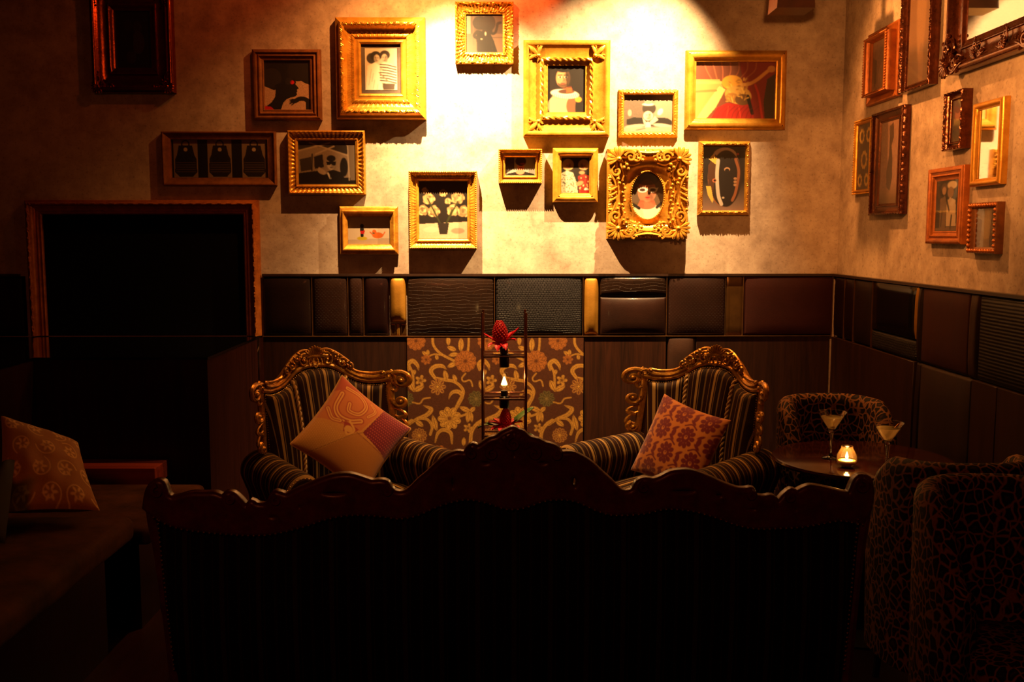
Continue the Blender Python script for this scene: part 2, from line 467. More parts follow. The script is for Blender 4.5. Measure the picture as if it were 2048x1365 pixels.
def bp(name, p0, p1, mat, z0=ZS, z1=ZT, puff=0.012, t1=0.028, r=0.018):
    return pad(name, wall_back, back_map, bx(p0), bx(p1), z0, z1, 0.006, t1, r, puff, mat)
bp('leather_panel', -160, 50, L_DARK)
bp('leather_panel', 524, 625, L_DARK)
bp('leather_panel', 625, 697, L_WEAVE)
bp('leather_panel', 697, 728, L_WEAVE)
bp('leather_panel', 728, 779, L_OXB)
bp('leather_panel', 779, 813, L_GOLD, z0=bz(646), puff=0.02, r=0.03)
bp('mirror_tile', 779, 791, BMIR, z1=bz(647), puff=0, t1=0.012, r=0.002)
bp('mirror_tile', 791, 799, L_GOLD, z1=bz(647), puff=0, t1=0.014, r=0.002)
bp('mirror_tile', 799, 813, BMIR, z1=bz(647), puff=0, t1=0.012, r=0.002)
bp('leather_panel', 813, 990, L_CROC)
bp('leather_panel', 990, 1166, L_LIZ)
bp('leather_panel', 1166, 1198, L_GOLD, puff=0.02, r=0.03)
bp('leather_panel', 1198, 1334, L_CROC, z0=bz(593))
bp('leather_panel', 1198, 1334, L_OXB if False else m_leather('chestnut_leather', (70, 30, 18), (92, 42, 24), 'smooth', 0.4, 0.15), z1=bz(593), puff=0.022)
bp('leather_panel', 1334, 1452, m_leather('fine_rib_leather', (70, 29, 16), (86, 38, 21), 'weave', 0.42))
bp('mirror_tile', 1452, 1487, BMIR, puff=0, t1=0.016, r=0.003)
bp('leather_panel', 1487, 1668, L_RED)
ZB = 0.09
bp('wood_panel', 524, 813, WOODP, z0=ZB, z1=ZS, puff=0, t1=0.036, r=0.003)
bp('wood_panel', 1168, 1334, m_wood('warm_panel_wood', (28, 14, 8), (52, 26, 14), 30, 0.42), z0=ZB, z1=ZS, puff=0, t1=0.036, r=0.003)
bp('leather_panel', 1334, 1392, L_TAN, z0=ZB + 0.4, z1=ZS, puff=0.015, t1=0.04)
bp('leather_panel', 1334, 1392, L_TAN, z0=ZB, z1=ZB + 0.4, puff=0.015, t1=0.04)
bp('wood_panel', 1392, 1662, WOODP, z0=ZB, z1=ZS, puff=0, t1=0.036, r=0.003)
for p in (624, 696, 727, 989, 1166, 1333, 1486, 1664):
    x = bx(p); MB().box(x - 0.0018, x + 0.0018, WY - 0.031, WY, ZS, ZT).build('brass_strip', BRONZ, wall_back, False)
for a, b in ((524, 813), (813, 1168), (1168, 1334), (1334, 1392), (1392, 1664)):
    MB().box(bx(a), bx(b), WY - 0.044, WY, ZS - 0.002, ZS + 0.001).build('brass_strip', BRONZ, wall_back, False)
RAILM = simple('dark_rail', (34, 20, 14), (46, 28, 18), 20, 0.35, coat=0.2)
tag(MB().box(bx(526), WX, WY - 0.034, WY, ZT - 0.002, ZT + 0.012).build('trim_1', RAILM, smooth=False), kind='structure')
tag(MB().box(-4.3, bx(40), WY - 0.034, WY, ZT - 0.002, ZT + 0.012).build('trim_3', RAILM, smooth=False), kind='structure')
tag(MB().box(WX - 0.034, WX, -2.6, WY - 0.034, ZT - 0.002, ZT + 0.012).build('trim_2', RAILM, smooth=False), kind='structure')
tag(MB().box(-1.45, WX, WY - 0.05, WY, 0, ZB).build('baseboard_back', RAILM, smooth=False), kind='structure')
tag(MB().box(WX - 0.05, WX, -2.6, WY - 0.05, 0, ZB).build('baseboard_right', RAILM, smooth=False), kind='structure')

def rp(name, p0, p1, mat, z0=ZS, z1=ZT, puff=0.01, t1=0.026, r=0.014):
    y0 = WY - 0.045 if p0 is None else ry(p0)
    y1 = p1 if p1 <= 100 else ry(p1)
    return pad(name, wall_right, right_map, min(y0, y1), max(y0, y1), z0, z1, 0.006, t1, r, puff, mat)
rp('leather_panel', None, 1690, L_OXB)
rp('leather_panel', 1690, 1709, L_OXB)
rp('leather_panel', 1709, 1746, L_DARK)
zq = onX(1790, 668, WX)[2]
rp('leather_panel', 1746, 1835, L_PAT, z0=zq, puff=0.004, r=0.005)
rp('leather_panel', 1746, 1838, L_LIZ, z1=zq)
rp('leather_panel', 1835, 1839, L_GOLD, z0=zq, t1=0.03)
rp('leather_panel', 1838, 1846, L_DARK, z1=ZT)
rp('leather_panel', 1846, 1942, L_RED)
rp('leather_panel', 1942, 1961, L_TAN)
rp('leather_panel', 1961, 2130, L_RIB)
rp('leather_panel', 2130, 2.6, L_OXB)
rp('leather_panel', 2.6, 1.6, L_DARK) if False else None
rp('wood_panel', None, 1838, WOODP, z0=ZB, z1=ZS, puff=0, t1=0.036, r=0.003)
rp('leather_panel', 1838, 1850, L_DARK, z0=ZB, z1=ZS)
rp('leather_panel', 1850, 1956, m_leather('umber_leather', (70, 38, 24), (96, 54, 34), 'smooth', 0.55, 0.0), z0=ZB, z1=ZS, t1=0.034)
rp('wood_panel', 1956, 2009, WOODP, z0=ZB, z1=ZS, puff=0, t1=0.036, r=0.003)
rp('wood_panel', 2009, 2130, WOODP, z0=ZB, z1=ZS, puff=0, t1=0.036, r=0.003)
rp('wood_panel', 2130, 2.6, WOODP, z0=ZB, z1=ZS, puff=0, t1=0.036, r=0.003)
for p in (1690, 1709, 1746):
    y = ry(p); MB().box(WX - 0.03, WX, y - 0.0018, y + 0.0018, ZS, ZT).build('brass_strip', BRONZ, wall_right, False)

# ------------------------------------------------------------------ drawing on a grid of vertices
class Cv:
    def __init__(s, w, h, bg):
        s.w, s.h = int(w), int(h); s.a = np.ones((s.h, s.w, 3)) * lin(bg)
        s.Y, s.X = np.mgrid[0:s.h, 0:s.w].astype(float)
        s.X = (s.X) / (s.w - 1); s.Y = (s.Y) / (s.h - 1); s.asp = s.w / s.h      # y runs down, 0..1
    def mix(s, m, col, a=1.0):
        m = np.clip(m, 0, 1)[..., None] * a; s.a = s.a * (1 - m) + lin(col) * m; return s
    def ell(s, cx, cy, rx, ry, col, rot=0, a=1.0, soft=None):
        x = (s.X - cx) * s.asp; y = s.Y - cy; c, q = math.cos(rot), math.sin(rot)
        d = np.hypot((x * c + y * q) / (rx * s.asp), (-x * q + y * c) / ry)
        k = soft if soft else 1.2 / (min(rx * s.asp, ry) * s.h)
        return s.mix((1 - d) / k + 0.5, col, a)
    def poly(s, pts, col, a=1.0):
        p = np.array(pts, float); ins = np.zeros(s.X.shape, bool); j = len(p) - 1
        for i in range(len(p)):
            (xi, yi), (xj, yj) = p[i], p[j]
            if yi != yj:
                ins ^= ((yi > s.Y) != (yj > s.Y)) & (s.X < (xj - xi) * (s.Y - yi) / (yj - yi) + xi)
            j = i
        return s.mix(ins.astype(float), col, a)
    def line(s, pts, wd, col, a=1.0, taper=None):
        p = np.array(pts, float); best = np.full(s.X.shape, -9.0)
        n = len(p) - 1
        for i in range(n):
            ax, ay = p[i][0] * s.asp, p[i][1]; bx_, by = p[i + 1][0] * s.asp, p[i + 1][1]
            dx, dy = bx_ - ax, by - ay; L = dx * dx + dy * dy + 1e-12
            t = np.clip(((s.X * s.asp - ax) * dx + (s.Y - ay) * dy) / L, 0, 1)
            d = np.hypot(s.X * s.asp - ax - t * dx, s.Y - ay - t * dy)
            ww = wd if taper is None else wd * np.interp((i + t) / n, np.linspace(0, 1, len(taper)), taper)
            best = np.maximum(best, (ww - d) * s.h / 1.2 + 0.5)
        return s.mix(best, col, a)
    def noise(s, amt, seed=0, cells=None):
        r = np.random.default_rng(seed)
        n = r.random((s.h, s.w)) if not cells else np.kron(r.random((s.h // cells + 1, s.w // cells + 1)), np.ones((cells, cells)))[:s.h, :s.w]
        s.a = s.a * (1 + amt * (n[..., None] - 0.5) * 2); return s
    def shade(s, f):
        s.a = s.a * np.clip(f, 0, 9)[..., None]; return s

def colour(me, rgb):
    a = me.color_attributes.new('Col', 'FLOAT_COLOR', 'POINT')
    c = np.ones((len(me.vertices), 4), np.float32); c[:, :3] = rgb.reshape(-1, 3)
    a.data.foreach_set('color', c.ravel())
def print_mesh(name, cv, P, mat, parent, label=None, smooth=True):
    h, w_ = cv.h, cv.w
    idx = np.arange(h * w_).reshape(h, w_)
    q = np.stack([idx[:-1, :-1], idx[1:, :-1], idx[1:, 1:], idx[:-1, 1:]], -1).reshape(-1, 4)
    me = bpy.data.meshes.new(name); me.from_pydata(P.reshape(-1, 3).tolist(), [], q.tolist())
    colour(me, cv.a)
    return finish(me, name, mat, parent, smooth, None, label)

# ------------------------------------------------------------------ the brocade panel
def flower(cv, cx, cy, r, c1, c2, n=9, rings=3, ph=0.0):
    asp = cv.asp
    for k in range(rings):
        rr = r * (1 - k / rings * 0.85); m = max(5, n - k)
        for i in range(m):
            a = ph + 2 * PI * i / m + k * 0.4
            x = cx + rr * 0.72 * math.cos(a) / asp; y = cy + rr * 0.72 * math.sin(a)
            cv.ell(x, y, rr * 0.38 / asp, rr * 0.30, c1, a); cv.ell(x, y, rr * 0.31 / asp, rr * 0.22, c2, a); cv.ell(x + .05 * rr * math.cos(a) / asp, y + .05 * rr * math.sin(a), rr * 0.24 / asp, rr * 0.14, c1, a)
    cv.ell(cx, cy, r * 0.16 / asp, r * 0.16, c2)
def leaf(cv, x0, y0, x1, y1, wd, col, edge):
    pts = [(x0 + (x1 - x0) * t, y0 + (y1 - y0) * t) for t in np.linspace(0, 1, 9)]
    tp = [0.1, 0.6, 0.95, 1.0, 0.85, 0.5, 0.05]
    cv.line(pts, wd * .9, col, taper=tp); cv.line(pts, wd * 0.70, edge, taper=tp); cv.line(pts, wd * .58, col, taper=tp); cv.line(pts, wd * 0.11, edge)
def brocade():
    N = 1.0; W_, H_ = 605.0, 1120.0
    cv = Cv(196, 363, (58, 28, 11)); cv.noise(0.15, 3)
    g = (150, 108, 40); ge = (84, 50, 16); o = (124, 72, 26); oe = (68, 34, 11); gr = (54, 44, 20); gre = (96, 78, 38); pk = (88, 48, 22)
    def P(pts): return [((x - 60) / W_, (y - 310) / H_) for x, y in pts]
    for dx in (-W_, 0, W_):
        def Q(pts): return P([(x + dx, y) for x, y in pts])
        def st(pts, wd, col=g, e=ge, taper=None):
            c = crom(Q(pts), 7); wd *= .86; cv.line(c, wd / H_ * 1.2, col, taper=taper); cv.line(c, wd / H_ * .88, e, taper=taper); cv.line(c, wd / H_ * .72, col, taper=taper); cv.line(c, wd / H_ * .16, e)
        def fl(x, y, r, a, b, n=9, rings=3, ph=0): q = Q([(x, y)])[0]; flower(cv, q[0], q[1], r / H_, a, b, n, rings, ph)
        def lf(x0, y0, x1, y1, wd, a=g, b=ge): (p, q) = Q([(x0, y0), (x1, y1)]); leaf(cv, *p, *q, wd / H_, a, b)
        st([(280, 312), (290, 390), (350, 460), (460, 520)], 10)
        st([(590, 300), (588, 380), (580, 450)], 9)
        st([(230, 490), (290, 465), (350, 470)], 6)
        lf(415, 312, 415, 390, 20); lf(520, 440, 525, 320, 26); lf(480, 430, 405, 400, 22); lf(500, 460, 415, 475, 20); lf(480, 540, 405, 575, 22)
        lf(320, 510, 310, 470, 16); lf(245, 480, 190, 440, 18); lf(240, 470, 240, 425, 16)
        fl(140, 350, 74, o, oe, 11, 3); fl(560, 525, 86, o, oe, 12, 3, .2); fl(225, 510, 42, o, oe, 7, 2)
        st([(75, 600), (70, 550), (110, 522), (150, 560), (158, 600)], 17, taper=[.5, 1, 1.1, .8, .2])
        st([(80, 560), (110, 640), (115, 780)], 9)
        lf(115, 780, 75, 690, 28); lf(120, 780, 205, 735, 26); lf(110, 640, 130, 600, 18)
        fl(175, 690, 44, g, ge, 5, 2)
        st([(300, 672), (265, 610), (300, 570), (360, 566), (395, 592)], 17, taper=[.7, 1, 1, .9, .2])
        st([(300, 670), (380, 685), (460, 700), (520, 745), (540, 800), (500, 880), (465, 955)], 12)
        lf(400, 690, 380, 600, 24); lf(480, 700, 455, 640, 20)
        fl(320, 745, 68, pk, g, 8, 2); st([(560, 630), (530, 670), (545, 700), (600, 690), (620, 740)], 6)
        fl(650, 850, 66, gr, gre, 10, 3); st([(710, 880), (770, 890), (805, 850), (860, 840)], 6)
        st([(415, 850), (440, 800), (490, 786), (530, 820), (505, 890), (470, 960)], 16, taper=[.2, .8, 1.1, 1, .7, .3])
        st([(66, 1080), (140, 1025), (225, 990), (262, 940), (200, 908)], 17, taper=[.4, .7, 1, 1.1, .2])
        st([(150, 1018), (230, 1030), (270, 1090), (255, 1160)], 11); lf(130, 1040, 195, 1090, 24)
        fl(420, 1020, 92, g, ge, 9, 3, .3); lf(310, 1130, 275, 990, 26)
        st([(490, 1010), (560, 985), (600, 960)], 9); lf(600, 960, 505, 920, 24); lf(590, 960, 575, 1060, 24); lf(600, 960, 615, 1055, 20); lf(600, 960, 640, 925, 20)
        st([(600, 1240), (610, 1140), (650, 1075), (700, 1040)], 14); fl(580, 1105, 38, g, ge, 5, 2)
        fl(160, 1170, 62, pk, g, 12, 3); st([(295, 1230), (320, 1150), (370, 1120), (430, 1150), (440, 1240)], 16, taper=[.3, .8, 1, 1, .4]); lf(540, 1260, 545, 1185, 20)
        fl(330, 1330, 70, o, oe, 10, 3); fl(90, 1320, 50, gr, gre, 8, 2); st([(150, 1420), (170, 1320), (250, 1290)], 11); lf(480, 1400, 470, 1290, 26); fl(540, 1350, 44, pk, g, 7, 2)
    cv.noise(.22, 5, 2); return cv
cv = brocade()
x0, x1 = bx(813), bx(1168); z0_, z1_ = ZB, ZS
tile_w = (x1 - x0) / 2.5; tile_h = tile_w * 1120 / 605.0
nx, nz = 372, 340
A, Z = np.meshgrid(np.linspace(x0 + .002, x1 - .002, nx), np.linspace(z1_ - .003, z0_, nz))
big = Cv(nx, nz, (0, 0, 0))
ui = ((A - x0) / tile_w % 1.0 * (cv.w - 1)); vi = ((z1_ - Z) / tile_h % 1.0 * (cv.h - 1))
i0 = np.floor(ui).astype(int); j0 = np.floor(vi).astype(int); fu = (ui - i0)[..., None]; fv = (vi - j0)[..., None]
i1 = (i0 + 1) % cv.w; j1 = np.minimum(j0 + 1, cv.h - 1)
big.a = (cv.a[j0, i0] * (1 - fu) + cv.a[j0, i1] * fu) * (1 - fv) + (cv.a[j1, i0] * (1 - fu) + cv.a[j1, i1] * fu) * fv
T = 0.042 * np.ones_like(A)
print_mesh('fabric_panel', big, back_map(np.stack([A, Z, T], -1)), m_attr('gold_brocade', 0.6, bump=(300, 0.2), spec=.2), wall_back, label='brown and gold floral brocade')
MB().box(x0 + .002, x1 - .002, WY - 0.042, WY, z1_ - .006, z1_ - .003).build('panel_edge', BRASS, wall_back, False)

# ------------------------------------------------------------------ picture frames
PROF = {   # (share of the border from the outer edge inwards, share of the depth)
    'step': [(0, 0), (0, .72), (.04, .82), (.16, .9), (.30, .9), (.34, .72), (.46, .66), (.52, .78), (.62, .8), (.68, .6), (.86, .5), (.9, .56), (1, .5), (1, .25)],
    'cove': [(0, 0), (0, .86), (.05, .96), (.13, 1), (.2, .94), (.24, .8), (.36, .62), (.5, .52), (.64, .48), (.72, .5), (.75, .6), (.83, .6), (.88, .5), (1, .46), (1, .22)],
    'flat': [(0, 0), (0, .62), (.05, .72), (.5, .92), (.68, 1), (.78, .98), (.84, .82), (1, .62), (1, .25)],
    'slope': [(0, 0), (0, .9), (.06, 1), (.2, 1), (.26, .9), (.9, .6), (1, .58), (1, .25)],
    'tray': [(0, 0), (0, .5), (.04, .56), (.34, .56), (.36, .9), (.42, 1), (.52, 1), (.58, .9), (.92, .62), (1, .6), (1, .3)],
    'bevel': [(0, 0), (0, .35), (.08, .45), (.5, .95), (.58, 1), (.7, 1), (.78, .9), (1, .6), (1, .25)],
    'tube': [(0, 0), (0, .6), (.08, .78), (.22, .92), (.4, 1), (.58, .96), (.74, .84), (.8, .66), (.9, .62), (1, .58), (1, .25)],
    'grand': [(0, 0), (0, .5), (.03, .6), (.12, .66), (.17, .74), (.2, .92), (.25, 1), (.31, 1), (.36, .93), (.4, .72), (.5, .55), (.62, .5), (.66, .56), (.74, .56), (.78, .44), (.88, .42), (.92, .46), (.97, .42), (1, .36), (1, .2)],
}
def smap(H):
    def f(p): return np.stack([p[..., 0], -p[..., 2], p[..., 1] + H / 2], -1)
    return f
def rails(parent, W, H, bw, bh, prof, d, mat, mod=None, step=0.02, name='frame_rail', open_bottom=False):
    K = np.array(prof); fm = smap(H)
    for side in range(1 if open_bottom else 0, 4):
        L = W if side % 2 == 0 else H
        n = max(2, int(L / step) + 1)
        t = np.linspace(-1, 1, n)[:, None]; k = np.arange(len(K))[None, :]
        w_ = np.repeat((K[:, 1] * d)[None], n, 0)
        if mod is not None: w_ = w_ + mod(k, t * L / 2, L) * d
        hu = W / 2 - K[:, 0] * bw; hv = H / 2 - K[:, 0] * bh
        if side == 0: u, v = t * hu, np.repeat(-hv[None], n, 0)
        elif side == 1: u, v = np.repeat(hu[None], n, 0), t * hv
        elif side == 2: u, v = -t * hu, np.repeat(hv[None], n, 0)
        else: u, v = np.repeat(-hu[None], n, 0), -t * hv
        if open_bottom and side % 2: v = np.where(v < 0, v * (H / 2) / hv[None], v)
        mb = MB(); mb.grid(fm(np.stack([u, v, w_], -1))); mb.build(name, mat, parent, angle=50)
def gad(k0, k1, per, amp, slant=0.0):
    return lambda k, s, L: np.where((k >= k0) & (k <= k1), amp * (np.abs(np.sin(PI * (s / per + slant * k))) - 0.6), 0)
def leafy(k0, k1, per, amp):
    def f(k, s, L):
        a = np.sin(2 * PI * (s / per + 0.17 * k)) * np.cos(2 * PI * (s / per * 0.5 - 0.23 * k)) + 0.5 * np.sin(2 * PI * (s / per * 2.3 + 0.4 * k))
        return np.where((k >= k0) & (k <= k1), amp * a, 0)
    return f
def both(*fs): return lambda k, s, L: sum(f(k, s, L) for f in fs)
def beads(parent, W, H, w0, r, gap, mat, name='beading', Hf=None):
    mb = MB(); fm = smap(Hf or H)
    for s in (-1, 1):
        for u in np.arange(-W / 2, W / 2 + 1e-6, W / round(W / gap)): mb.blob(u, s * H / 2, w0, r, r, r, fmap=fm, n=6, m=4)
        for v in np.arange(-H / 2, H / 2, H / round(H / gap))[1:]: mb.blob(s * W / 2, v, w0, r, r, r, fmap=fm, n=6, m=4)
    return mb.build(name, mat, parent, kind='stuff', angle=None)
def rope_rect(parent, W, H, w0, r, mat, Hf):
    mb = MB(); fm = smap(Hf)
    for L, ax, c in ((W, 0, H / 2), (W, 0, -H / 2), (H, 1, W / 2), (H, 1, -W / 2)):
        s = np.linspace(-L / 2, L / 2, int(L / 0.004))
        for ph in (0, PI):
            a = s / (r * 3.2) * PI + ph
            o = c + r * 0.55 * np.cos(a); wv = w0 + r * 0.55 * np.sin(a)
            P = np.stack([s, o, wv], -1) if ax == 0 else np.stack([o, s, wv], -1)
            mb.tube(fm(P), r * 0.62, 5)
    return mb.build('rope_moulding', mat, parent)
def cluster(mb, fm, cx, cz, sx, sz, s, w0, extra=True):
    """a carved acanthus corner: (sx, sz) point to the outer corner"""
    def T(p): p = np.array(p, float); return np.stack([cx + p[..., 0] * sx * s, cz + p[..., 1] * sz * s], -1)
    r = s * 0.075
    for sw in (False, True):
        def U(p): p = np.array(p, float); return T(p[..., ::-1] if sw else p)
        mb.ptube(U(spiral(-0.62, 0.10, 0.30, 0.05, 0.2, 2.7 * PI)), np.linspace(1.1, .6, 26) * r, w0, 1.0, 6, fm)
        mb.ptube(U(crom([(0.15, 0.15), (-0.2, 0.38), (-0.62, 0.42), (-1.05, 0.22), (-1.35, 0.12)], 6)), np.linspace(1.4, .4, 25) * r, w0, 1.0, 6, fm)
        mb.ptube(U(crom([(0.0, 0.0), (-0.3, -0.12), (-0.7, -0.3), (-1.1, -0.2)], 6)), np.linspace(1.2, .5, 19) * r, w0 * .8, 1.0, 6, fm)
        for i, (a, b) in enumerate([(-1.0, .02), (-1.22, -.05), (-.28, -.42), (-.5, -.5), (-.95, .42)]):
            q = U((a, b)); mb.blob(q[0], q[1], w0, r * 1.3, r * 1.3, r * 1.3, 0, fm, 7, 5)
    for i in range(7):
        a = PI / 4 + (i - 3) * 0.42
        q = T(spiral(0, 0, 0.12, 0.62, a, 0.0, 6)); mb.ptube(q, np.array([.5, .9, 1.2, 1.3, 1.1, .5]) * r, w0 * 1.15, 0.9, 6, fm)
    q = T((0, 0)); mb.blob(q[0], q[1], w0 * 1.1, r * 2, r * 2, r * 2.2, 0, fm, 8, 6)

def framed(label, W, H, bw, bh, style, d, mat, loc, rz, draw=None, ppm=300, mod=None, group=None, name='picture_frame', cat='picture frame',
           glass=True, mirror=False, plab=None, mount=None, lift=.24):
    t = empty(name, loc, rz, label, cat, group)
    prof = PROF[style] if isinstance(style, str) else style
    rails(t, W, H, bw, bh, prof, d, mat, mod, step=0.006 if mod else 0.05)
    iw, ih = W - 2 * bw, H - 2 * bh
    yb = -d * lift; fm = smap(H)
    if mirror:
        MB().add(fm(np.array([[-iw / 2, -ih / 2, -yb], [iw / 2, -ih / 2, -yb], [iw / 2, ih / 2, -yb], [-iw / 2, ih / 2, -yb]])), [(0, 1, 2, 3)]).build('mirror_glass', MIRROR, t, False)
    elif draw:
        mw, mh = iw, ih
        if mount:
            MB().add(fm(np.array([[-iw / 2, -ih / 2, -yb - .001], [iw / 2, -ih / 2, -yb - .001], [iw / 2, ih / 2, -yb - .001], [-iw / 2, ih / 2, -yb - .001]])), [(0, 1, 2, 3)]).build('mount', mount[2], t, False)
            mw, mh = iw - 2 * mount[0], ih - 2 * mount[1]
        cv = Cv(max(20, mw * ppm), max(20, mh * ppm), (30, 24, 20)); draw(cv); cv.a = (cv.a * .78) ** 1.22
        x = (cv.X - .5) * mw; z = (.5 - cv.Y) * mh
        print_mesh('print', cv, fm(np.stack([x, z, np.full_like(x, -yb + (.001 if mount else 0))], -1)), PRINT, t, plab)
    if glass and not mirror:
        g = -yb + 0.004
        MB().add(fm(np.array([[-iw / 2, -ih / 2, g], [iw / 2, -ih / 2, g], [iw / 2, ih / 2, g], [-iw / 2, ih / 2, g]])), [(0, 1, 2, 3)]).build('glass_pane', PANE, t, False)
    return t
def on_back(label, o, i, style, d, mat, draw=None, **k):
    Y = WY - d * 0.85
    a = onY(o[0], o[1], Y); b = onY(o[2], o[3], Y)
    W, H = b[0] - a[0], a[2] - b[2]
    s = W / (o[2] - o[0])
    bw = ((i[0] - o[0]) + (o[2] - i[2])) / 2 * s; bh = ((i[1] - o[1]) + (o[3] - i[3])) / 2 * s
    k.setdefault('ppm', 1.15 / s)
    t = framed(label, W, H, bw, bh, style, d, mat, ((a[0] + b[0]) / 2, WY, b[2]), 0, draw, group='framed pictures on the back wall', **k)
    return t, W, H, bw, bh
def on_right(label, xl, ytl, ybl, xr, ytr, ybr, bl, style, d, mat, draw=None, **k):
    """front outline in pixels: left x with its top and bottom y, right x likewise; bl = border share of the width"""
    X = WX - d * 0.9
    a = onX(xl, ytl, X); b = onX(xr, ytr, X); c = onX(xl, ybl, X); e = onX(xr, ybr, X)
    W = a[1] - b[1]; zt = (a[2] + b[2]) / 2; zb = (c[2] + e[2]) / 2; H = zt - zb
    k.setdefault('ppm', 260); k.setdefault('lift', .45)
    t = framed(label, W, H, bl[0] * W, bl[1] * H, style, d, mat, (WX, (a[1] + b[1]) / 2, zb), -PI / 2, draw, group='framed pieces on the side wall', **k)
    return t, W, H, bl[0] * W, bl[1] * H

# ---- what the prints show
def d_faint(c):
    c.noise(.3, 1); c.ell(.36, .25, .12, .1, (50, 40, 34)); c.ell(.62, .28, .12, .11, (54, 44, 36)); c.ell(.62, .55, .18, .2, (66, 54, 44)); c.ell(.36, .5, .14, .14, (40, 32, 28)); c.ell(.42, .8, .14, .12, (60, 48, 38)); c.poly([(.3, .38), (.5, .38), (.5, .72), (.28, .7)], (26, 20, 18), .7)
def d_profile(c):
    c.shade(np.ones_like(c.X)); c.a[:] = lin((196, 160, 132)); bk = (24, 20, 18); hr = (40, 32, 28)
    c.poly([(0, 0), (1, 0), (1, .50), (.86, .45), (.72, .36), (.66, .34), (.6, .5), (.2, .6), (0, .52)], hr); c.noise(.22, 2)
    c.ell(.35, .3, .36, .26, (30, 24, 22)); c.ell(.72, .22, .22, .2, (44, 34, 30)); c.ell(.15, .35, .22, .2, (52, 44, 38))
    c.poly([(.22, .5), (.5, .38), (.66, .36), (.68, .44), (.67, .48), (.74, .56), (.70, .59), (.71, .63), (.69, .65), (.70, .69), (.66, .73), (.56, .75), (.48, .78), (.40, .85), (.34, 1), (0, 1), (.02, .93), (.14, .85), (.22, .74), (.24, .62)], bk)
    c.ell(.6, .44, .045, .04, (214, 26, 38)); c.ell(.52, .42, .07, .07, (60, 52, 46), a=.6); c.poly([(0, .92), (.14, .94), (.2, 1), (0, 1)], (196, 40, 30))
    c.line(crom([(1, .86), (.86, .78), (.74, .78), (.66, .82), (.6, .82)], 5), .045, bk)
    for y in (.80, .84, .875): c.line([(.66, .82), (.54, y)], .012, bk)
    c.line([(.68, .83), (.58, .9)], .012, bk); c.poly([(.88, .84), (1, .78), (1, 1), (.88, 1)], bk)
def blur(c, n=1):
    for _ in range(n):
        q = np.pad(c.a, ((1, 1), (1, 1), (0, 0)), mode='edge'); c.a = (q[:-2, 1:-1] + q[2:, 1:-1] + q[1:-1, :-2] + q[1:-1, 2:] + 2 * q[1:-1, 1:-1]) / 6
def face(c, x, y, r, skin, dark=(40, 28, 22), lip=(150, 60, 50), side=1, rot=0.0):
    """a head: r = half height as a share of the picture height"""
    k = r / c.asp; s2 = tuple(int(v * .66) for v in skin); hi = tuple(min(255, int(v * 1.12)) for v in skin)
    c.ell(x, y, k * .74, r, skin, rot); c.ell(x + side * k * .42, y + r * .1, k * .34, r * .8, s2, rot, a=.7, soft=.7); c.ell(x - side * k * .25, y - r * .35, k * .3, r * .3, hi, a=.6, soft=.9)
    for e in (-.3, .3):
        c.ell(x + e * k, y - r * .08, k * .17, r * .10, (226, 214, 198), a=.8); c.ell(x + e * k, y - r * .08, k * .10, r * .10, dark); c.line([(x + (e - .2) * k, y - r * .28), (x + (e + .2) * k, y - r * .30)], r * .05, dark, .85)
    c.line([(x, y - r * .1), (x + side * k * .12, y + r * .28), (x - side * k * .04, y + r * .32)], r * .04, s2); c.ell(x, y + r * .55, k * .26, r * .09, lip); c.ell(x, y + r * .72, k * .2, r * .08, s2, a=.5, soft=.8)
def d_couple(c):
    c.a[:] = lin((206, 198, 180)); g = (196, 186, 168); dk = (46, 42, 38)
    c.ell(.22, .24, .17, .13, (70, 64, 58)); c.ell(.34, .19, .17, .12, dk); c.ell(.62, .16, .16, .11, (60, 54, 50))
    c.poly([(.08, .42), (.32, .33), (.46, .42), (.48, .7), (.56, 1), (.02, 1), (.05, .7)], (232, 226, 210)); c.poly([(.46, .38), (.6, .33), (.84, .37), (.98, .58), (.93, .84), (.52, .82), (.48, .6)], (226, 220, 204))
    for k in range(7): c.line([(.47, .385 + k * .064), (.7, .40 + k * .064), (.97, .45 + k * .064)], .013, (52, 46, 42))
    face(c, .37, .245, .095, g, dk, (90, 76, 68), -1); face(c, .61, .235, .10, g, dk, (100, 86, 76), 1)
    c.poly([(.54, .84), (.93, .85), (.9, 1), (.56, 1)], (96, 86, 78)); c.line(crom([(.44, .58), (.6, .70), (.74, .80)], 4), .014, (150, 138, 122))
    for q in ((.2, .5), (.26, .6), (.16, .68), (.3, .76), (.4, .86)): c.line([(q[0], q[1]), (q[0] - .05, q[1] + .2)], .005, (170, 160, 144))
    c.ell(.5, .5, .05, .03, g); blur(c)
def d_trains(c):
    c.a[:] = lin((14, 11, 10))
    for cx in (.145, .5, .855):
        c.poly([(cx - .125, .0), (cx + .125, 0), (cx + .125, 1), (cx - .125, 1)], (150, 128, 104))
        k = (38, 31, 27)
        c.ell(cx, .13, .045, .12, k); c.ell(cx, .12, .03, .075, (150, 128, 104)); c.poly([(cx - .07, .16), (cx + .07, .16), (cx + .09, .4), (cx + .11, .5), (cx + .115, .85), (cx + .07, .97), (cx - .07, .97), (cx - .115, .85), (cx - .11, .5), (cx - .09, .4)], k)
        c.ell(cx, .26, .02, .05, (190, 170, 140)); c.ell(cx, .5, .085, .14, (26, 21, 19))
        for j in range(5): c.line([(cx - .10, .60 + j * .06), (cx + .10, .60 + j * .06)], .008, (104, 88, 72))
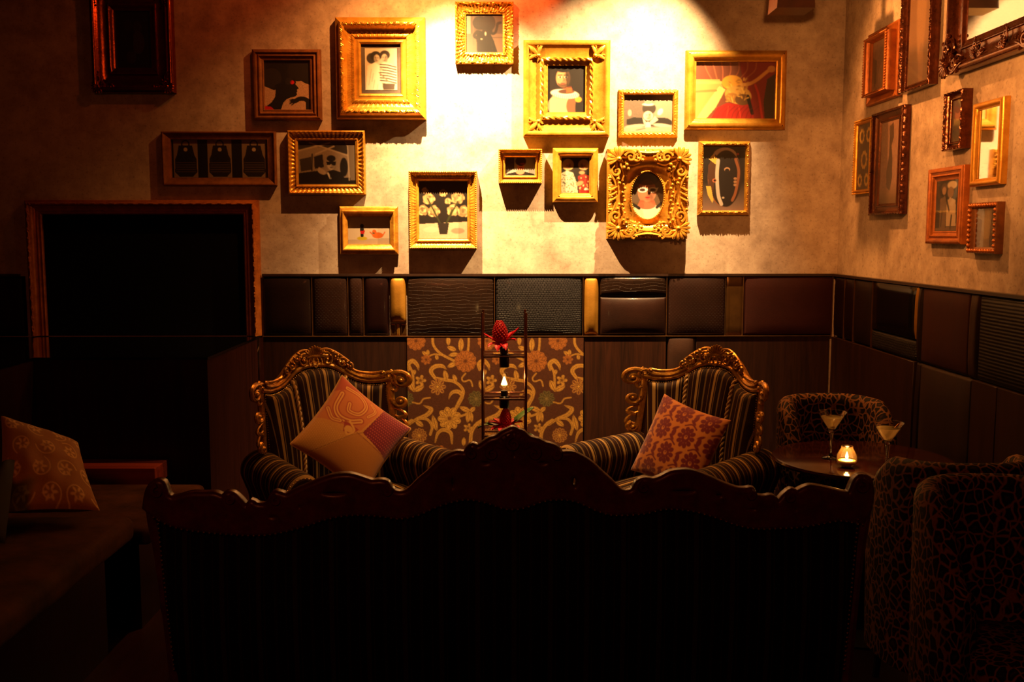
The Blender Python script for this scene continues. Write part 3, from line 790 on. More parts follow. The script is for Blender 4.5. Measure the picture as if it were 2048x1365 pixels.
def d_driver(c):
    c.a[:] = lin((150, 132, 112)); k = (22, 18, 17); c.poly([(0, 0), (.8, 0), (.9, .25), (.84, .3), (.3, .12), (0, .2)], (60, 52, 46)); c.noise(.12, 4)
    for a, b in (((0, .22), (.55, .04)), ((.2, .04), (.88, .34)), ((.3, .3), (.62, .12))): c.line([a, b], .018, (176, 158, 134))
    c.poly([(.02, .42), (.22, .36), (.22, .66), (.04, .7)], (70, 60, 52)); c.line([(.24, .3), (.23, .68)], .014, k); c.poly([(.27, .36), (.42, .3), (.44, .6), (.28, .64)], (40, 34, 30))
    c.poly([(.0, .74), (.35, .68), (.6, .84), (1, .84), (1, 1), (0, 1)], (20, 16, 15)); c.poly([(.86, 0), (1, 0), (1, .9), (.9, .9)], (130, 116, 100)); c.line([(.86, .1), (.88, .9)], .012, (186, 170, 146))
    c.poly([(.46, .86), (.50, .70), (.60, .66), (.74, .72), (.82, .9), (.5, .9)], (16, 13, 12)); face(c, .57, .53, .135, (186, 168, 144), (20, 16, 15), (96, 80, 70), 1)
    c.ell(.57, .40, .078, .075, (22, 18, 16)); c.poly([(.485, .47), (.655, .47), (.645, .56), (.59, .555), (.57, .52), (.55, .555), (.495, .55)], (12, 10, 10))
    c.ell(.40, .70, .08, .06, (180, 160, 136), .5); c.line([(.36, .62), (.44, .70)], .02, (180, 160, 136)); c.ell(.79, .6, .07, .22, (22, 18, 16)); c.line([(.51, .74), (.55, .86)], .02, (214, 200, 178)); c.line([(.545, .74), (.55, .88)], .009, (20, 16, 15)); blur(c)
def d_bouquet(c):
    c.a[:] = lin((44, 34, 28)); c.poly([(0, .74), (1, .70), (1, 1), (0, 1)], (212, 190, 164)); c.noise(.1, 5)
    rr = np.random.default_rng(4)
    for x, y, r in ((.2, .3, .11), (.08, .5, .10), (.3, .52, .11), (.8, .28, .12), (.92, .52, .11), (.7, .5, .11), (.5, .2, .07), (.12, .16, .06), (.6, .34, .06)):
        for k in range(26):
            a = k * 2.4; q = r * (1 - (k / 26)) ** .6; v = .65 + .4 * rr.random() - .1 * (k % 3)
            c.ell(x + q * .8 * math.cos(a) / c.asp, y + q * .8 * math.sin(a), r * .34 / c.asp, r * .22, tuple(int(min(255, t_ * v)) for t_ in (238, 200, 146)), a + 1.2)
    for a in ((.18, .3), (.3, .5), (.8, .35), (.68, .5)): c.line([a, (.5, .84)], .012, (66, 70, 36))
    c.poly([(.38, .72), (.62, .72), (.58, .92), (.42, .92)], (56, 46, 42)); c.ell(.24, .84, .16, .05, (226, 200, 176)); c.ell(.8, .86, .14, .05, (190, 150, 130)); blur(c)
def d_toys(c):
    c.a[:] = lin((206, 188, 164)); c.poly([(0, .84), (1, .78), (1, 1), (0, 1)], (186, 166, 142)); c.ell(.33, .79, .12, .07, (190, 170, 40))
    c.poly([(.28, .42), (.38, .42), (.36, .74), (.30, .74)], (24, 20, 20)); c.poly([(.28, .52), (.40, .50), (.38, .62), (.30, .62)], (188, 34, 30)); c.ell(.33, .34, .045, .08, (30, 26, 24))
    c.ell(.7, .68, .13, .11, (206, 112, 40)); c.ell(.62, .55, .05, .08, (202, 108, 42)); c.line([(.82, .68), (.87, .56)], .02, (206, 112, 40)); c.line([(.57, .64), (.52, .56)], .02, (202, 108, 40)); c.ell(.6, .6, .03, .02, (70, 84, 60))
def d_elephant(c):
    c.a[:] = lin((120, 96, 80)); c.noise(.1, 6); c.poly([(0, 0), (.12, 0), (.14, .95), (0, .95)], (200, 176, 152)); c.poly([(0, .5), (1, .5), (1, 1), (0, 1)], (150, 122, 100)); c.line([(.6, .6), (1, .6)], .01, (110, 88, 72)); c.line([(.2, 0), (.2, .8)], .02, (140, 116, 98))
    k = (40, 30, 25); c.ell(.38, .22, .2, .18, k); c.ell(.62, .22, .18, .22, (52, 40, 33)); c.ell(.58, .42, .14, .14, (46, 35, 29)); c.line(crom([(.64, .42), (.72, .5), (.80, .46), (.84, .34), (.86, .24), (.94, .21)], 6), .035, k)
    c.poly([(.3, .4), (.66, .5), (.76, .7), (.86, 1), (.3, 1), (.28, .6)], (32, 24, 20)); c.line(crom([(.3, .45), (.22, .55), (.3, .62), (.4, .64)], 5), .04, k); c.ell(.53, .5, .025, .05, (226, 206, 182)); c.ell(.42, .64, .03, .02, (210, 186, 160)); c.ell(.36, .22, .13, .12, (58, 45, 37), a=.8, soft=.6); c.ell(.58, .36, .016, .016, (14, 10, 9)); c.line([(.5, .7), (.52, 1)], .01, (22, 17, 14)); c.line([(.7, .7), (.72, 1)], .012, (52, 40, 33)); blur(c); c.a *= .45
def d_ruff(c):
    c.a[:] = lin((34, 24, 18)); c.ell(.44, .86, .44, .28, (196, 164, 132)); c.ell(.7, .86, .2, .22, (120, 88, 64)); c.ell(.9, .9, .16, .3, (30, 22, 18)); c.ell(.82, .72, .09, .06, (230, 160, 60), a=.8)
    c.poly([(.4, .46), (.62, .46), (.62, .62), (.42, .62)], (150, 80, 50)); c.ell(.46, .6, .38, .10, (204, 196, 178), .1); c.ell(.5, .55, .22, .05, (90, 60, 44)); c.poly([(.5, .44), (.64, .44), (.66, .56), (.5, .58)], (188, 92, 50))
    for k in range(14): c.line([(.14 + k * .05, .60 + .04 * math.sin(k / 13 * PI)), (.12 + k * .054, .67 + .05 * math.sin(k / 13 * PI))], .006, (140, 130, 112))
    c.ell(.41, .10, .20, .10, (26, 18, 14)); face(c, .41, .26, .21, (186, 138, 100), (30, 20, 15), (156, 78, 62), 1); c.poly([(.47, .03), (.68, .06), (.68, .46), (.52, .47), (.49, .3)], (34, 24, 18), .78); c.ell(.41, .075, .2, .065, (26, 18, 14))
    c.poly([(.26, .36), (.33, .385), (.50, .385), (.54, .38), (.52, .46), (.42, .49), (.31, .46)], (40, 27, 20), .75); c.ell(.40, .385, .055, .016, (150, 78, 62)); blur(c)
def d_lampman(c):
    c.a[:] = lin((120, 106, 94)); c.noise(.14, 8); c.ell(.85, .4, .3, .5, (176, 160, 142), a=.7, soft=.6); k = (50, 44, 40)
    c.poly([(.06, .66), (.2, .6), (.42, .62), (.62, .6), (.9, .62), (1, .7), (1, .8), (.62, .84), (.06, .8)], k); c.ell(.52, .36, .14, .16, (70, 62, 56)); c.ell(.5, .25, .12, .04, (226, 216, 196)); c.ell(.5, .18, .08, .06, (160, 148, 132)); c.ell(.5, .56, .10, .13, (214, 200, 180)); c.ell(.75, .45, .05, .1, (228, 220, 202), .6)
    c.poly([(.38, .6), (.5, .78), (.64, .56), (.72, .66), (.58, .8), (.42, .8)], (206, 192, 170)); c.ell(.5, .86, .06, .14, (224, 214, 196)); c.ell(.24, .84, .22, .05, (190, 176, 158), -.1); c.ell(.8, .82, .2, .05, (196, 182, 164), .1); c.poly([(0, .88), (1, .86), (1, 1), (0, 1)], (176, 162, 144)); c.ell(.12, .48, .04, .09, (180, 166, 148)); c.line([(.26, .95), (.44, .9)], .008, (80, 70, 62)); face(c, .5, .56, .12, (206, 192, 172), k, (120, 106, 94), 1); blur(c)
def d_drape(c):
    c.a[:] = lin((128, 74, 50)); red = (176, 40, 28); c.poly([(.55, 0), (1, 0), (1, 1), (.75, 1), (.62, .5)], (146, 36, 26)); c.poly([(.2, 1), (.28, .8), (.4, .72), (.7, .75), (.75, 1)], red)
    for k in range(7): c.line(crom([(.1 + .11 * k, 0), (.14 + .1 * k, .15), (.2 + .07 * k, .3)], 4), .01, (172, 104, 70))
    c.poly([(0, .3), (.3, .3), (.35, .45), (.3, .7), (.1, 1), (0, 1)], (200, 160, 96)); c.poly([(.3, .42), (.38, .48), (.26, .8), (.14, 1), (.02, 1), (.1, .82)], (228, 196, 126)); c.line([(0, .36), (.32, .36)], .025, (216, 176, 106)); c.line([(0, .52), (.26, .5)], .02, (176, 130, 76))
    c.ell(.46, .36, .13, .13, (214, 160, 60)); c.ell(.54, .58, .17, .16, (206, 164, 84), .2); c.ell(.46, .62, .08, .08, (176, 128, 62)); c.ell(.6, .66, .1, .1, (118, 84, 44)); c.line(crom([(.58, .40), (.68, .38), (.78, .3), (.90, .16), (.97, .1)], 6), .03, (218, 166, 90)); c.ell(.95, .12, .05, .06, (206, 156, 92)); c.line([(.66, .6), (.72, .9)], .03, (30, 18, 14)); c.line(crom([(.75, .4), (.8, .6), (.85, 1)], 5), .02, (196, 56, 40)); c.poly([(.9, .3), (1, .2), (1, 1), (.88, 1), (.86, .7)], (70, 52, 30)); c.line([(.42, .78), (.4, 1)], .012, (206, 70, 46)); c.line([(.55, .78), (.58, 1)], .012, (206, 66, 44)); rr = np.random.default_rng(6)
    for _ in range(60): a = rr.random(2); c.ell(.40 + a[0] * .26, .28 + a[1] * .42, .02, .012, [(232, 188, 96), (160, 112, 48), (206, 158, 74)][int(rr.random() * 3)], a[0] * 6, a=.8)
    for k in range(9): x = .22 + k * .06; c.line(crom([(x, 1), (x + .03, .88), (x + .10, .78)], 4), .006, (120, 20, 16), .8)
    blur(c)
def d_hat(c):
    c.a[:] = lin((166, 162, 156)); c.poly([(0, 0), (.3, 0), (.3, .6), (0, .9)], (70, 58, 50)); c.poly([(0, 1), (.1, .88), (.36, .8), (.7, .8), (.95, .9), (1, 1)], (34, 26, 24)); c.ell(.52, .5, .12, .3, (206, 140, 116)); c.ell(.52, .2, .18, .26, (60, 36, 30)); c.ell(.52, .56, .05, .03, (180, 34, 36)); c.ell(.5, .8, .14, .14, (206, 144, 118)); c.ell(.58, .35, .09, .05, (150, 60, 40))
def d_friends(c):
    c.a[:] = lin((52, 44, 36)); c.noise(.2, 9); c.ell(.24, .2, .21, .16, (206, 176, 120));  c.ell(.8, .2, .2, .15, (198, 166, 116)); face(c, .25, .24, .105, (214, 164, 124)); face(c, .79, .24, .105, (206, 154, 116), side=-1)
    c.poly([(0, .44), (.2, .36), (.42, .42), (.56, .7), (.6, 1), (0, 1)], (206, 198, 170)); r = np.random.default_rng(2)
    for _ in range(90): c.ell(r.random() * .54, .46 + r.random() * .54, .015, .012, (50, 46, 36), r.random() * 3)
    c.poly([(.6, .52), (.78, .46), (1, .5), (1, 1), (.64, 1)], (150, 60, 44))
    for _ in range(40): c.ell(.62 + r.random() * .38, .5 + r.random() * .4, .022, .018, [(190, 36, 30), (226, 190, 140), (110, 60, 40)][int(r.random() * 3)], r.random() * 3)
    c.ell(.66, .72, .14, .06, (206, 150, 110), -.4); c.ell(.9, .9, .08, .06, (226, 214, 190)); c.poly([(.7, .92), (1, .9), (1, 1), (.7, 1)], (170, 36, 30)); c.ell(.74, .42, .1, .05, (200, 150, 110)); blur(c)
def d_spectacles(c):
    c.a[:] = lin((120, 96, 60)); c.noise(.12, 11); c.ell(.5, .30, .42, .26, (112, 88, 66)); c.ell(.55, .16, .30, .12, (70, 48, 38)); c.ell(.2, .45, .18, .2, (120, 100, 80)); c.ell(.82, .45, .16, .22, (112, 90, 66)); c.ell(.5, .42, .27, .24, (202, 138, 104)); c.poly([(.3, .6), (.72, .6), (.8, .76), (.2, .76)], (196, 112, 82)); c.ell(.5, .92, .5, .26, (226, 218, 198)); c.ell(.5, .70, .26, .08, (200, 120, 90)); c.line([(.1, .68), (.28, .76)], .03, (40, 34, 30)); c.line([(.8, .74), (.92, .66)], .03, (40, 34, 30))
    face(c, .52, .43, .2, (204, 142, 108), (60, 40, 32), (172, 54, 50), 1); c.ell(.5, .22, .3, .07, (84, 58, 46), a=.85)
    for x, s in ((.37, -1), (.67, 1)):
        c.ell(x, .385, .135, .055, (244, 238, 230)); c.poly([(x + s * .06, .36), (x + s * .17, .335), (x + s * .12, .40)], (244, 238, 230)); c.ell(x, .387, .09, .032, (92, 62, 50))
    c.line([(.46, .38), (.58, .38)], .014, (244, 238, 230)); blur(c)
def d_mask(c):
    c.a[:] = lin((40, 34, 30)); c.mix(np.clip((c.Y - .55) * 2.2, 0, 1), (146, 120, 106)); k = (36, 26, 22)
    c.ell(.52, .48, .40, .46, (150, 100, 60)); c.ell(.52, .14, .28, .12, (196, 170, 150)); c.ell(.55, .50, .38, .44, (60, 42, 34)); c.ell(.58, .52, .30, .42, k); c.poly([(.12, .3), (.30, .12), (.38, .22), (.3, .5), (.22, .86), (.14, .7)], (92, 60, 40)); c.poly([(.14, .2), (.24, .12), (.38, .22), (.3, .28)], (214, 178, 92)); c.poly([(.08, .62), (.2, .62), (.27, .84), (.24, .88), (.13, .76)], (206, 176, 90)); c.line(crom([(.36, .22), (.34, .45), (.38, .75), (.46, .9)], 6), .028, (196, 182, 166)); c.line(crom([(.78, .2), (.86, .4), (.8, .7), (.72, .84)], 6), .022, (150, 96, 62)); c.ell(.58, .36, .07, .035, (190, 150, 116)); c.ell(.58, .375, .055, .03, k); c.ell(.28, .53, .05, .03, (196, 120, 80)); c.ell(.29, .53, .03, .018, k)
    for y in (.5, .55, .6): c.ell(.78, y, .04, .02, (170, 130, 96))
    c.ell(.5, .8, .03, .015, (190, 170, 150)); c.ell(.83, .12, .03, .018, (170, 70, 40))
def d_pale(c): c.a[:] = lin((150, 118, 88)); c.mix(np.clip((c.Y - .62) * 9, 0, 1), (112, 88, 62)); c.ell(.55, .3, .22, .5, (176, 142, 106), a=.8, soft=.3); c.ell(.6, .85, .12, .2, (140, 110, 80), a=.7); c.noise(.06, 12)
def d_stormy(c): c.a[:] = lin((132, 104, 82)); c.mix(np.clip((.2 - c.Y) * 6, 0, 1), (170, 136, 104)); c.poly([(.1, .3), (.3, .4), (.3, .8), (.1, 1), (0, 1), (0, .4)], (86, 70, 52)); c.ell(.55, .7, .16, .25, (150, 120, 94), .2); c.noise(.14, 13, 3)
def d_rings(c):
    c.a[:] = lin((58, 48, 40))
    for x, y, r in ((.3, .18, .085), (.78, .18, .085), (.5, .55, .11), (.25, .86, .07), (.72, .86, .07)):
        c.ell(x, y, r * 1.9 , r * 1.25, (206, 170, 76)); c.ell(x, y, r * 1.1, r * .75, (58, 48, 40))
        for k in range(10): c.ell(x + r * 1.7 * math.cos(k * .628), y + r * 1.1 * math.sin(k * .628), .05, .022, (226, 192, 96), k)
def d_gown(c): c.a[:] = lin((166, 134, 118)); c.noise(.12, 14, 3); c.mix(np.clip((c.Y - .75) * 5, 0, 1), (122, 96, 60)); c.poly([(.45, .06), (.7, .02), (.75, .2), (.62, .3), (.7, .45), (.72, .7), (.6, .85), (.4, .8), (.36, .62), (.5, .4), (.5, .22)], (78, 62, 52)); c.ell(.6, .12, .12, .08, (92, 74, 62))
def d_sailor(c):
    c.a[:] = lin((44, 36, 30)); c.noise(.15, 15); c.ell(.72, .1, .22, .08, (206, 190, 166)); c.ell(.66, .24, .14, .11, (150, 124, 100)); c.poly([(.5, .4), (.66, .34), (.9, .4), (.95, .9), (.5, .9)], (190, 172, 148)); c.ell(.36, .14, .14, .09, (96, 78, 64)); c.ell(.36, .2, .09, .08, (170, 140, 112)); c.poly([(.2, .36), (.42, .3), (.5, .5), (.46, .95), (.2, .95)], (120, 100, 82)); c.line([(.5, .4), (.62, .6)], .03, (60, 50, 42)); c.poly([(0, .94), (1, .92), (1, 1), (0, 1)], (120, 100, 84)); c.line([(.3, .6), (.26, .9)], .02, (40, 32, 28)); c.line([(.74, .7), (.7, .95)], .03, (50, 42, 36))
def d_small(c): c.a[:] = lin((86, 64, 48)); c.ell(.5, .35, .25, .14, (150, 112, 84)); c.ell(.5, .75, .4, .25, (50, 40, 36)); c.ell(.5, .2, .3, .12, (60, 40, 30))
def d_sketch(c): c.a[:] = lin((140, 120, 94)); c.poly([(0, .2), (.3, .3), (.2, 1), (0, 1)], (104, 74, 56)); c.poly([(.8, .1), (1, .0), (1, 1), (.7, 1), (.74, .5)], (80, 60, 48)); c.ell(.5, .4, .2, .4, (164, 146, 116), a=.6, soft=.4); c.noise(.08, 16)

# ---- back wall
t, W, H, bw, bh = on_back('ornate dark bronze frame with swept leafy corners around a nearly black picture', (176, -32, 348, 185), (230, 34, 306, 146), 'cove', 0.06, SWEPT, d_faint)
fm = smap(H)
for sx in (-1, 1):
    for sz in (-1, 1): mb = MB(); cluster(mb, fm, sx * (W / 2 - .035), sz * (H / 2 - .035), sx, sz, .068, .05); mb.build('corner_carving', SWEPT, t)
on_back('bronze frame with a dark profile of a woman and raised hand', (503, 98, 643, 240), (527, 120, 622, 219), 'step', 0.045, BRONZE, d_profile)
t, W, H, bw, bh = on_back('large deep stepped gold frame around a black and white couple photo', (668, 32, 851, 238), (716, 85, 797, 186), 'grand', 0.085, GOLD2, d_couple, mod=both(leafy(5, 8, .016, .035), leafy(10, 12, .02, .018)), mount=(.022, .022, MAT_BLACKBOARD))
on_back('wide low brown frame with three locomotive fronts', (322, 263, 553, 371), (343, 278, 539, 355), 'slope', 0.035, BRONZE, d_trains)
t, W, H, bw, bh = on_back('ridged gold frame with a black and white man in sunglasses', (574, 261, 731, 389), (594, 281, 711, 368), 'cove', 0.045, GOLD, d_driver, mod=gad(4, 8, .028, .16))
t, W, H, bw, bh = on_back('fluted gold frame with a beaded edge around cream flowers on a dark ground', (817, 342, 954, 498), (836, 362, 934, 478), 'cove', 0.06, GOLD, d_bouquet, mod=gad(4, 8, .0085, .06))
beads(t, W - .012, H - .012, .058, .0062, .0125, GOLD, Hf=H)
on_back('small plain gold tray frame with two tiny toys on pale paper', (678, 413, 796, 509), (694, 430, 780, 485), 'tray', 0.045, GOLD, d_toys)
on_back('leafy carved gold frame with a sepia trumpeting elephant', (910, 3, 1027, 128), (931, 26, 1005, 104), 'cove', 0.04, GOLD, d_elephant, mod=leafy(2, 11, .034, .15))
t, W, H, bw, bh = on_back('broad yellow gold frame with corner fleurs and rope around a man in a white ruff', (1047, 80, 1219, 273), (1096, 130, 1171, 227), 'cove', 0.05, GOLD2, d_ruff)
rope_rect(t, W - 2 * bw * .76, H - 2 * bh * .76, .036, .011, GOLD2, H)
fm = smap(H)
for sx in (-1, 1):
    for sz in (-1, 1):
        mb = MB(); cx, cz = sx * (W / 2 - bw * .62), sz * (H / 2 - bh * .62)
        for a in (-.0, .62, -.62):
            ang = math.atan2(sz, sx) + a * (1 if a else 0)
            L = .085 if a == 0 else .062
            p = np.array([(cx + math.cos(ang + (a * .9 * t_)) * L * t_, cz + math.sin(ang + (a * .9 * t_)) * L * t_) for t_ in np.linspace(-.25, 1, 10)])
            mb.ptube(p, np.array([.3, .6, .8, 1, 1.3, 1.6, 1.7, 1.4, .9, .3]) * (.0085 if a == 0 else .0062), .042, .8, 8, fm)
        for a in (.9, -.9):
            ang = math.atan2(sz, sx) + a
            mb.ptube(spiral(cx + math.cos(ang) * .052, cz + math.sin(ang) * .052, .015, .004, ang + PI, (1 if a > 0 else -1) * 2.2 * PI, 18), .0045, .042, 1, 6, fm)
        mb.blob(cx, cz, .042, .014, .014, .012, 0, fm); mb.build('corner_fleur', GOLD2, t)
on_back('small beaded gold frame with a grey photo of a man under a lamp', (1238, 178, 1356, 275), (1249, 190, 1345, 265), 'bevel', 0.032, GOLD, d_lampman, mod=leafy(2, 5, .014, .1))
t, W, H, bw, bh = on_back('wide smooth gold frame with a golden figure on red drapery', (1373, 100, 1571, 259), (1392, 124, 1549, 240), 'tube', 0.045, GOLD2, d_drape, glass=False)
fm = smap(H)
for sx in (-1, 1):
    for sz in (-1, 1): MB().blob(sx * (W / 2 - .022), sz * (H / 2 - .022), .041, .006, .006, .004, 0, fm, 8, 5).build('screw', DARKBR, t)
t, W, H, bw, bh = on_back('little gold frame with a beaded rim around a woman in a dark hat', (997, 298, 1084, 367), (1010, 314, 1070, 351), 'cove', 0.06, GOLD, d_hat)
beads(t, W - .01, H - .01, .058, .006, .012, GOLD, Hf=H)
t, W, H, bw, bh = on_back('upright plain gold frame with two women in patterned dresses', (1106, 296, 1196, 405), (1122, 315, 1178, 388), 'tube', 0.05, GOLD2, d_friends)
fm = smap(H)
for sx in (-1, 1):
    for sz in (-1, 1): MB().blob(sx * (W / 2 - bw * .72), sz * (H / 2 - bh * .62), .045, .007, .007, .004, 0, fm, 8, 5).build('screw', DARKBR, t)
on_back('narrow leafy gold frame with a tribal mask on a dark ground', (1399, 282, 1499, 431), (1408, 291, 1489, 421), 'bevel', 0.045, GOLD, d_mask, mod=leafy(2, 6, .016, .09))

# the oval portrait in a rococo frame
lab = 'heavily carved gold rococo frame with an oval portrait in white spectacles'
d = 0.085
t, W, H, bw, bh = on_back(lab, (1216, 297, 1376, 478), (1232, 313, 1360, 462), [(0, 0), (0, .55), (.1, .7), (.3, .78), (.6, .9), (1, .95)], d, GOLD, None, glass=False, mod=leafy(2, 4, .022, .08))
fm = smap(H); iw, ih = W / 2 - bw, H / 2 - bh; s = W / 160.0
ox, oz, rx, rz_ = 0.0, -2.5 * s, 33 * s, 47 * s
th = np.linspace(0, 2 * PI, 96, endpoint=False)
k = 1 / np.maximum(np.abs(np.cos(th)) / iw, np.abs(np.sin(th)) / ih)
P = []
for f_, hgt in ((0, .95), (.12, .8), (.35, .5), (.6, .42), (.85, .5), (.97, .62), (1, .4), (1, .2)):
    P.append(np.stack([np.cos(th) * k * (1 - f_) + (ox + rx * np.cos(th)) * f_, np.sin(th) * k * (1 - f_) + (oz + rz_ * np.sin(th)) * f_, np.full(96, hgt * d)], -1))
mb = MB(); mb.grid(fm(np.stack(P, 1)), closeu=True); mb.build('oval_plate', GOLD, t)
mb = MB(); mb.tube(fm(np.stack([ox + rx * 1.10 * np.cos(th), oz + rz_ * 1.07 * np.sin(th), np.full(96, .6 * d)], -1)), .009, 6, closed=True); mb.build('oval_moulding', GOLD2, t); mb = MB()
for i in range(64):
    a = 2 * PI * i / 64; mb.blob(ox + rx * 1.0 * math.cos(a), oz + rz_ * 1.0 * math.sin(a), .6 * d, .005, .005, .006, a, fm, 6, 4)
mb.build('oval_beading', GOLD2, t, kind='stuff', angle=None)
cv = Cv(92, 124, (120, 96, 60)); d_spectacles(cv); cv.a = (cv.a * .7) ** 1.22
x = ox + (cv.X - .5) * rx * 2.06; z = oz + (.5 - cv.Y) * rz_ * 2.06
print_mesh('print', cv, fm(np.stack([x, z, np.full_like(x, .22 * d)], -1)), PRINT, t)
for sx in (-1, 1):
    for sz in (-1, 1): mb = MB(); cluster(mb, fm, sx * (W / 2 - .062), sz * (H / 2 - .062), sx, sz, .115, .085); mb.build('corner_carving', GOLD, t)
mb = MB()
for sx in (-1, 1):
    for j in range(13):
        v = -.16 + j * .024; mb.blob(sx * (rx * 1.45 + .008 * math.sin(j * 2.1)), v, .055, .010, .011, .012, j, fm, 7, 5)
    for v in (-.03, 0, .03): mb.ptube(crom([(sx * (W / 2 - .012), v - .012), (sx * (W / 2 - .035), v), (sx * (W / 2 - .055), v + .012)], 5), np.linspace(.008, .004, 11), .085, 1, 6, fm)
    for j in range(16):
        a = rng.random(2); mb.blob(sx * (.05 + a[0] * .08), -H / 2 + .045 + a[1] * .06, .06, .010, .008, .012, a[0] * 3, fm, 7, 5)
    mb.ptube(spiral(sx * .075, H / 2 - .05, .034, .006, PI / 2, sx * 2.6 * PI), np.linspace(.009, .005, 26), .085, 1, 6, fm)
    mb.ptube(spiral(sx * .08, -H / 2 + .03, .028, .006, -PI / 2, sx * 2.4 * PI), np.linspace(.009, .005, 26), .085, 1, 6, fm)
mb.ptube(crom([(-.08, H / 2 - .02), (0, H / 2 - .028), (.08, H / 2 - .02)], 8), .012, .08, 1, 8, fm)
mb.ptube(crom([(-.08, -H / 2 + .02), (0, -H / 2 + .028), (.08, -H / 2 + .02)], 8), .012, .08, 1, 8, fm)
mb.build('carved_garland', GOLD, t, kind='stuff')

# big carved frame round the black screen
a = onY(46, 400, WY - .05); b = onY(522, 672, WY - .05)
W, H = b[0] - a[0], a[2] - ZS - .004
t = empty('screen_frame', ((a[0] + b[0]) / 2, WY, ZS + .004), 0, 'very large carved brown and gold frame around a black screen', 'picture frame')
rails(t, W, H, .095, .085, PROF['grand'], .07, REDGOLD, both(gad(2, 3, .016, .05, .1), leafy(5, 8, .03, .05)), step=.008, open_bottom=True)
fm = smap(H)
MB().box(-W / 2 + .09, W / 2 - .09, -.012, -.004, .001, H - .08).build('screen', simple('black_cloth', (7, 5, 4), (9, 6, 5), 8, 0.9, spec=.05), t, False)

# ---- right wall
t, W, H, bw, bh = on_right('orange brown flat frame stacked with a small beaded inner frame on the side wall', 1737, 72, 209, 1800, 36, 192, (.16, .14), 'slope', 0.03, REDGOLD, d_stormy, glass=False)
rails(t, W * .74, H * .80, W * .09, H * .06, PROF['tube'], .075, REDGOLD, None, name='inner_rail')
for o in t.children:
    if o.name.startswith('inner_rail'): o.location = (-.0, 0, H * .10)
    if o.name.startswith('print'): o.location.y -= .02
b_ = beads(t, W * .72, H * .78, .07, .006, .014, REDGOLD); b_.location = (0, 0, H * .11)
on_right('tall narrow dark frame with a pale misty picture on the side wall', 1806, -52, 187, 1868, -92, 163, (.15, .06), 'cove', 0.05, DARKBR, d_pale, mod=leafy(2, 6, .02, .06))
t, W, H, bw, bh = on_right('large ornate dark mirror frame with swept leafy corner on the side wall', 1906, -240, 139, 2110, -420, 78, (.17, .15), 'cove', 0.07, DARKBR, None, mirror=True, name='wall_mirror', cat='mirror')
fm = smap(H)
for sx in (-1, 1):
    for sz in (-1, 1): mb = MB(); cluster(mb, fm, sx * (W / 2 - .04), sz * (H / 2 - .04), sx, sz, .10, .07); mb.build('corner_carving', DARKBR, t)
for u in (-.12, .12): mb = MB(); cluster(mb, fm, u, -H / 2 + .05, 1 if u > 0 else -1, -1, .05, .06); mb.build('leaf_carving', DARKBR, t)
on_right('small deep dark frame hung between two mirrors on the side wall', 1890, 186, 301, 1926, 178, 297, (.20, .15), 'cove', 0.05, DARKBR, d_small, mod=leafy(2, 5, .02, .07))
on_right('plain bright gold framed mirror on the side wall', 1945, 208, 374, 2007, 192, 367, (.15, .09), 'tube', 0.034, GOLD2, None, mirror=True, name='wall_mirror', cat='mirror')
t, W, H, bw, bh = on_right('thin gold frame with golden wreaths on dark ground on the side wall', 1708, 244, 388, 1745, 233, 386, (.12, .06), 'bevel', 0.03, GOLD, d_rings)
beads(t, W - .004, H - .004, .022, .006, .014, GOLD, Hf=H)
on_right('deep dark brown frame with a draped figure picture on the side wall', 1744, 230, 431, 1808, 208, 428, (.24, .11), 'cove', 0.042, DARKBR, d_gown, mod=leafy(2, 4, .018, .05))
on_right('broad orange wooden frame with a dark photo of two sailors', 1855, 341, 489, 1927, 328, 488, (.20, .17), 'step', 0.036, REDGOLD, d_sailor)
t, W, H, bw, bh = on_right('bronze frame edged with large round beads around a grey mirror', 1939, 408, 507, 1996, 402, 508, (.17, .12), 'slope', 0.034, BRONZE, d_sketch)
beads(t, W - .022, H - .022, .032, .0105, .022, REDGOLD, Hf=H)

# ------------------------------------------------------------------ gilded armchairs
VB = curve_fn([-.36, -.335, -.30, -.25, -.20, -.16, -.11, -.06, 0, .06, .11, .16, .20, .25, .30, .335, .36], [.935, .93, .922, .922, .935, .957, .99, 1.006, 1.01, 1.006, .99, .957, .935, .922, .922, .93, .935])
VT = curve_fn([-.36, -.30, -.25, -.20, -.15, -.10, -.05, 0, .05, .10, .15, .20, .25, .30, .36], [.968, .96, .962, .98, 1.025, 1.06, 1.075, 1.08, 1.075, 1.06, 1.025, .98, .962, .96, .968])
KB = 1.2
def cmap(p):
    u, v, w_ = p[..., 0], p[..., 1], p[..., 2]
    nx = -2 * KB * u; ny = -np.ones_like(u); L = np.hypot(nx, ny)
    return np.stack([u + w_ * nx / L, .36 + (v - 1.1) * .14 - KB * u * u + w_ * ny / L, v], -1)

def rope(mb, path, r, fmap=None):
    p = crom(path, 14); s = np.concatenate([[0], np.cumsum(np.linalg.norm(np.diff(p, axis=0), axis=1))])
    t = np.gradient(p, axis=0); t /= np.linalg.norm(t, axis=1, keepdims=True)
    a1 = np.cross(t, [0, 0, 1.0]); a1 /= np.linalg.norm(a1, axis=1, keepdims=True); a2 = np.cross(t, a1)
    for ph in (0, PI):
        a = (s / (r * 3.0) * PI + ph)[:, None]
        q = p + .6 * r * (np.cos(a) * a1 + np.sin(a) * a2)
        mb.tube(fmap(q) if fmap else q, r * .66, 6)

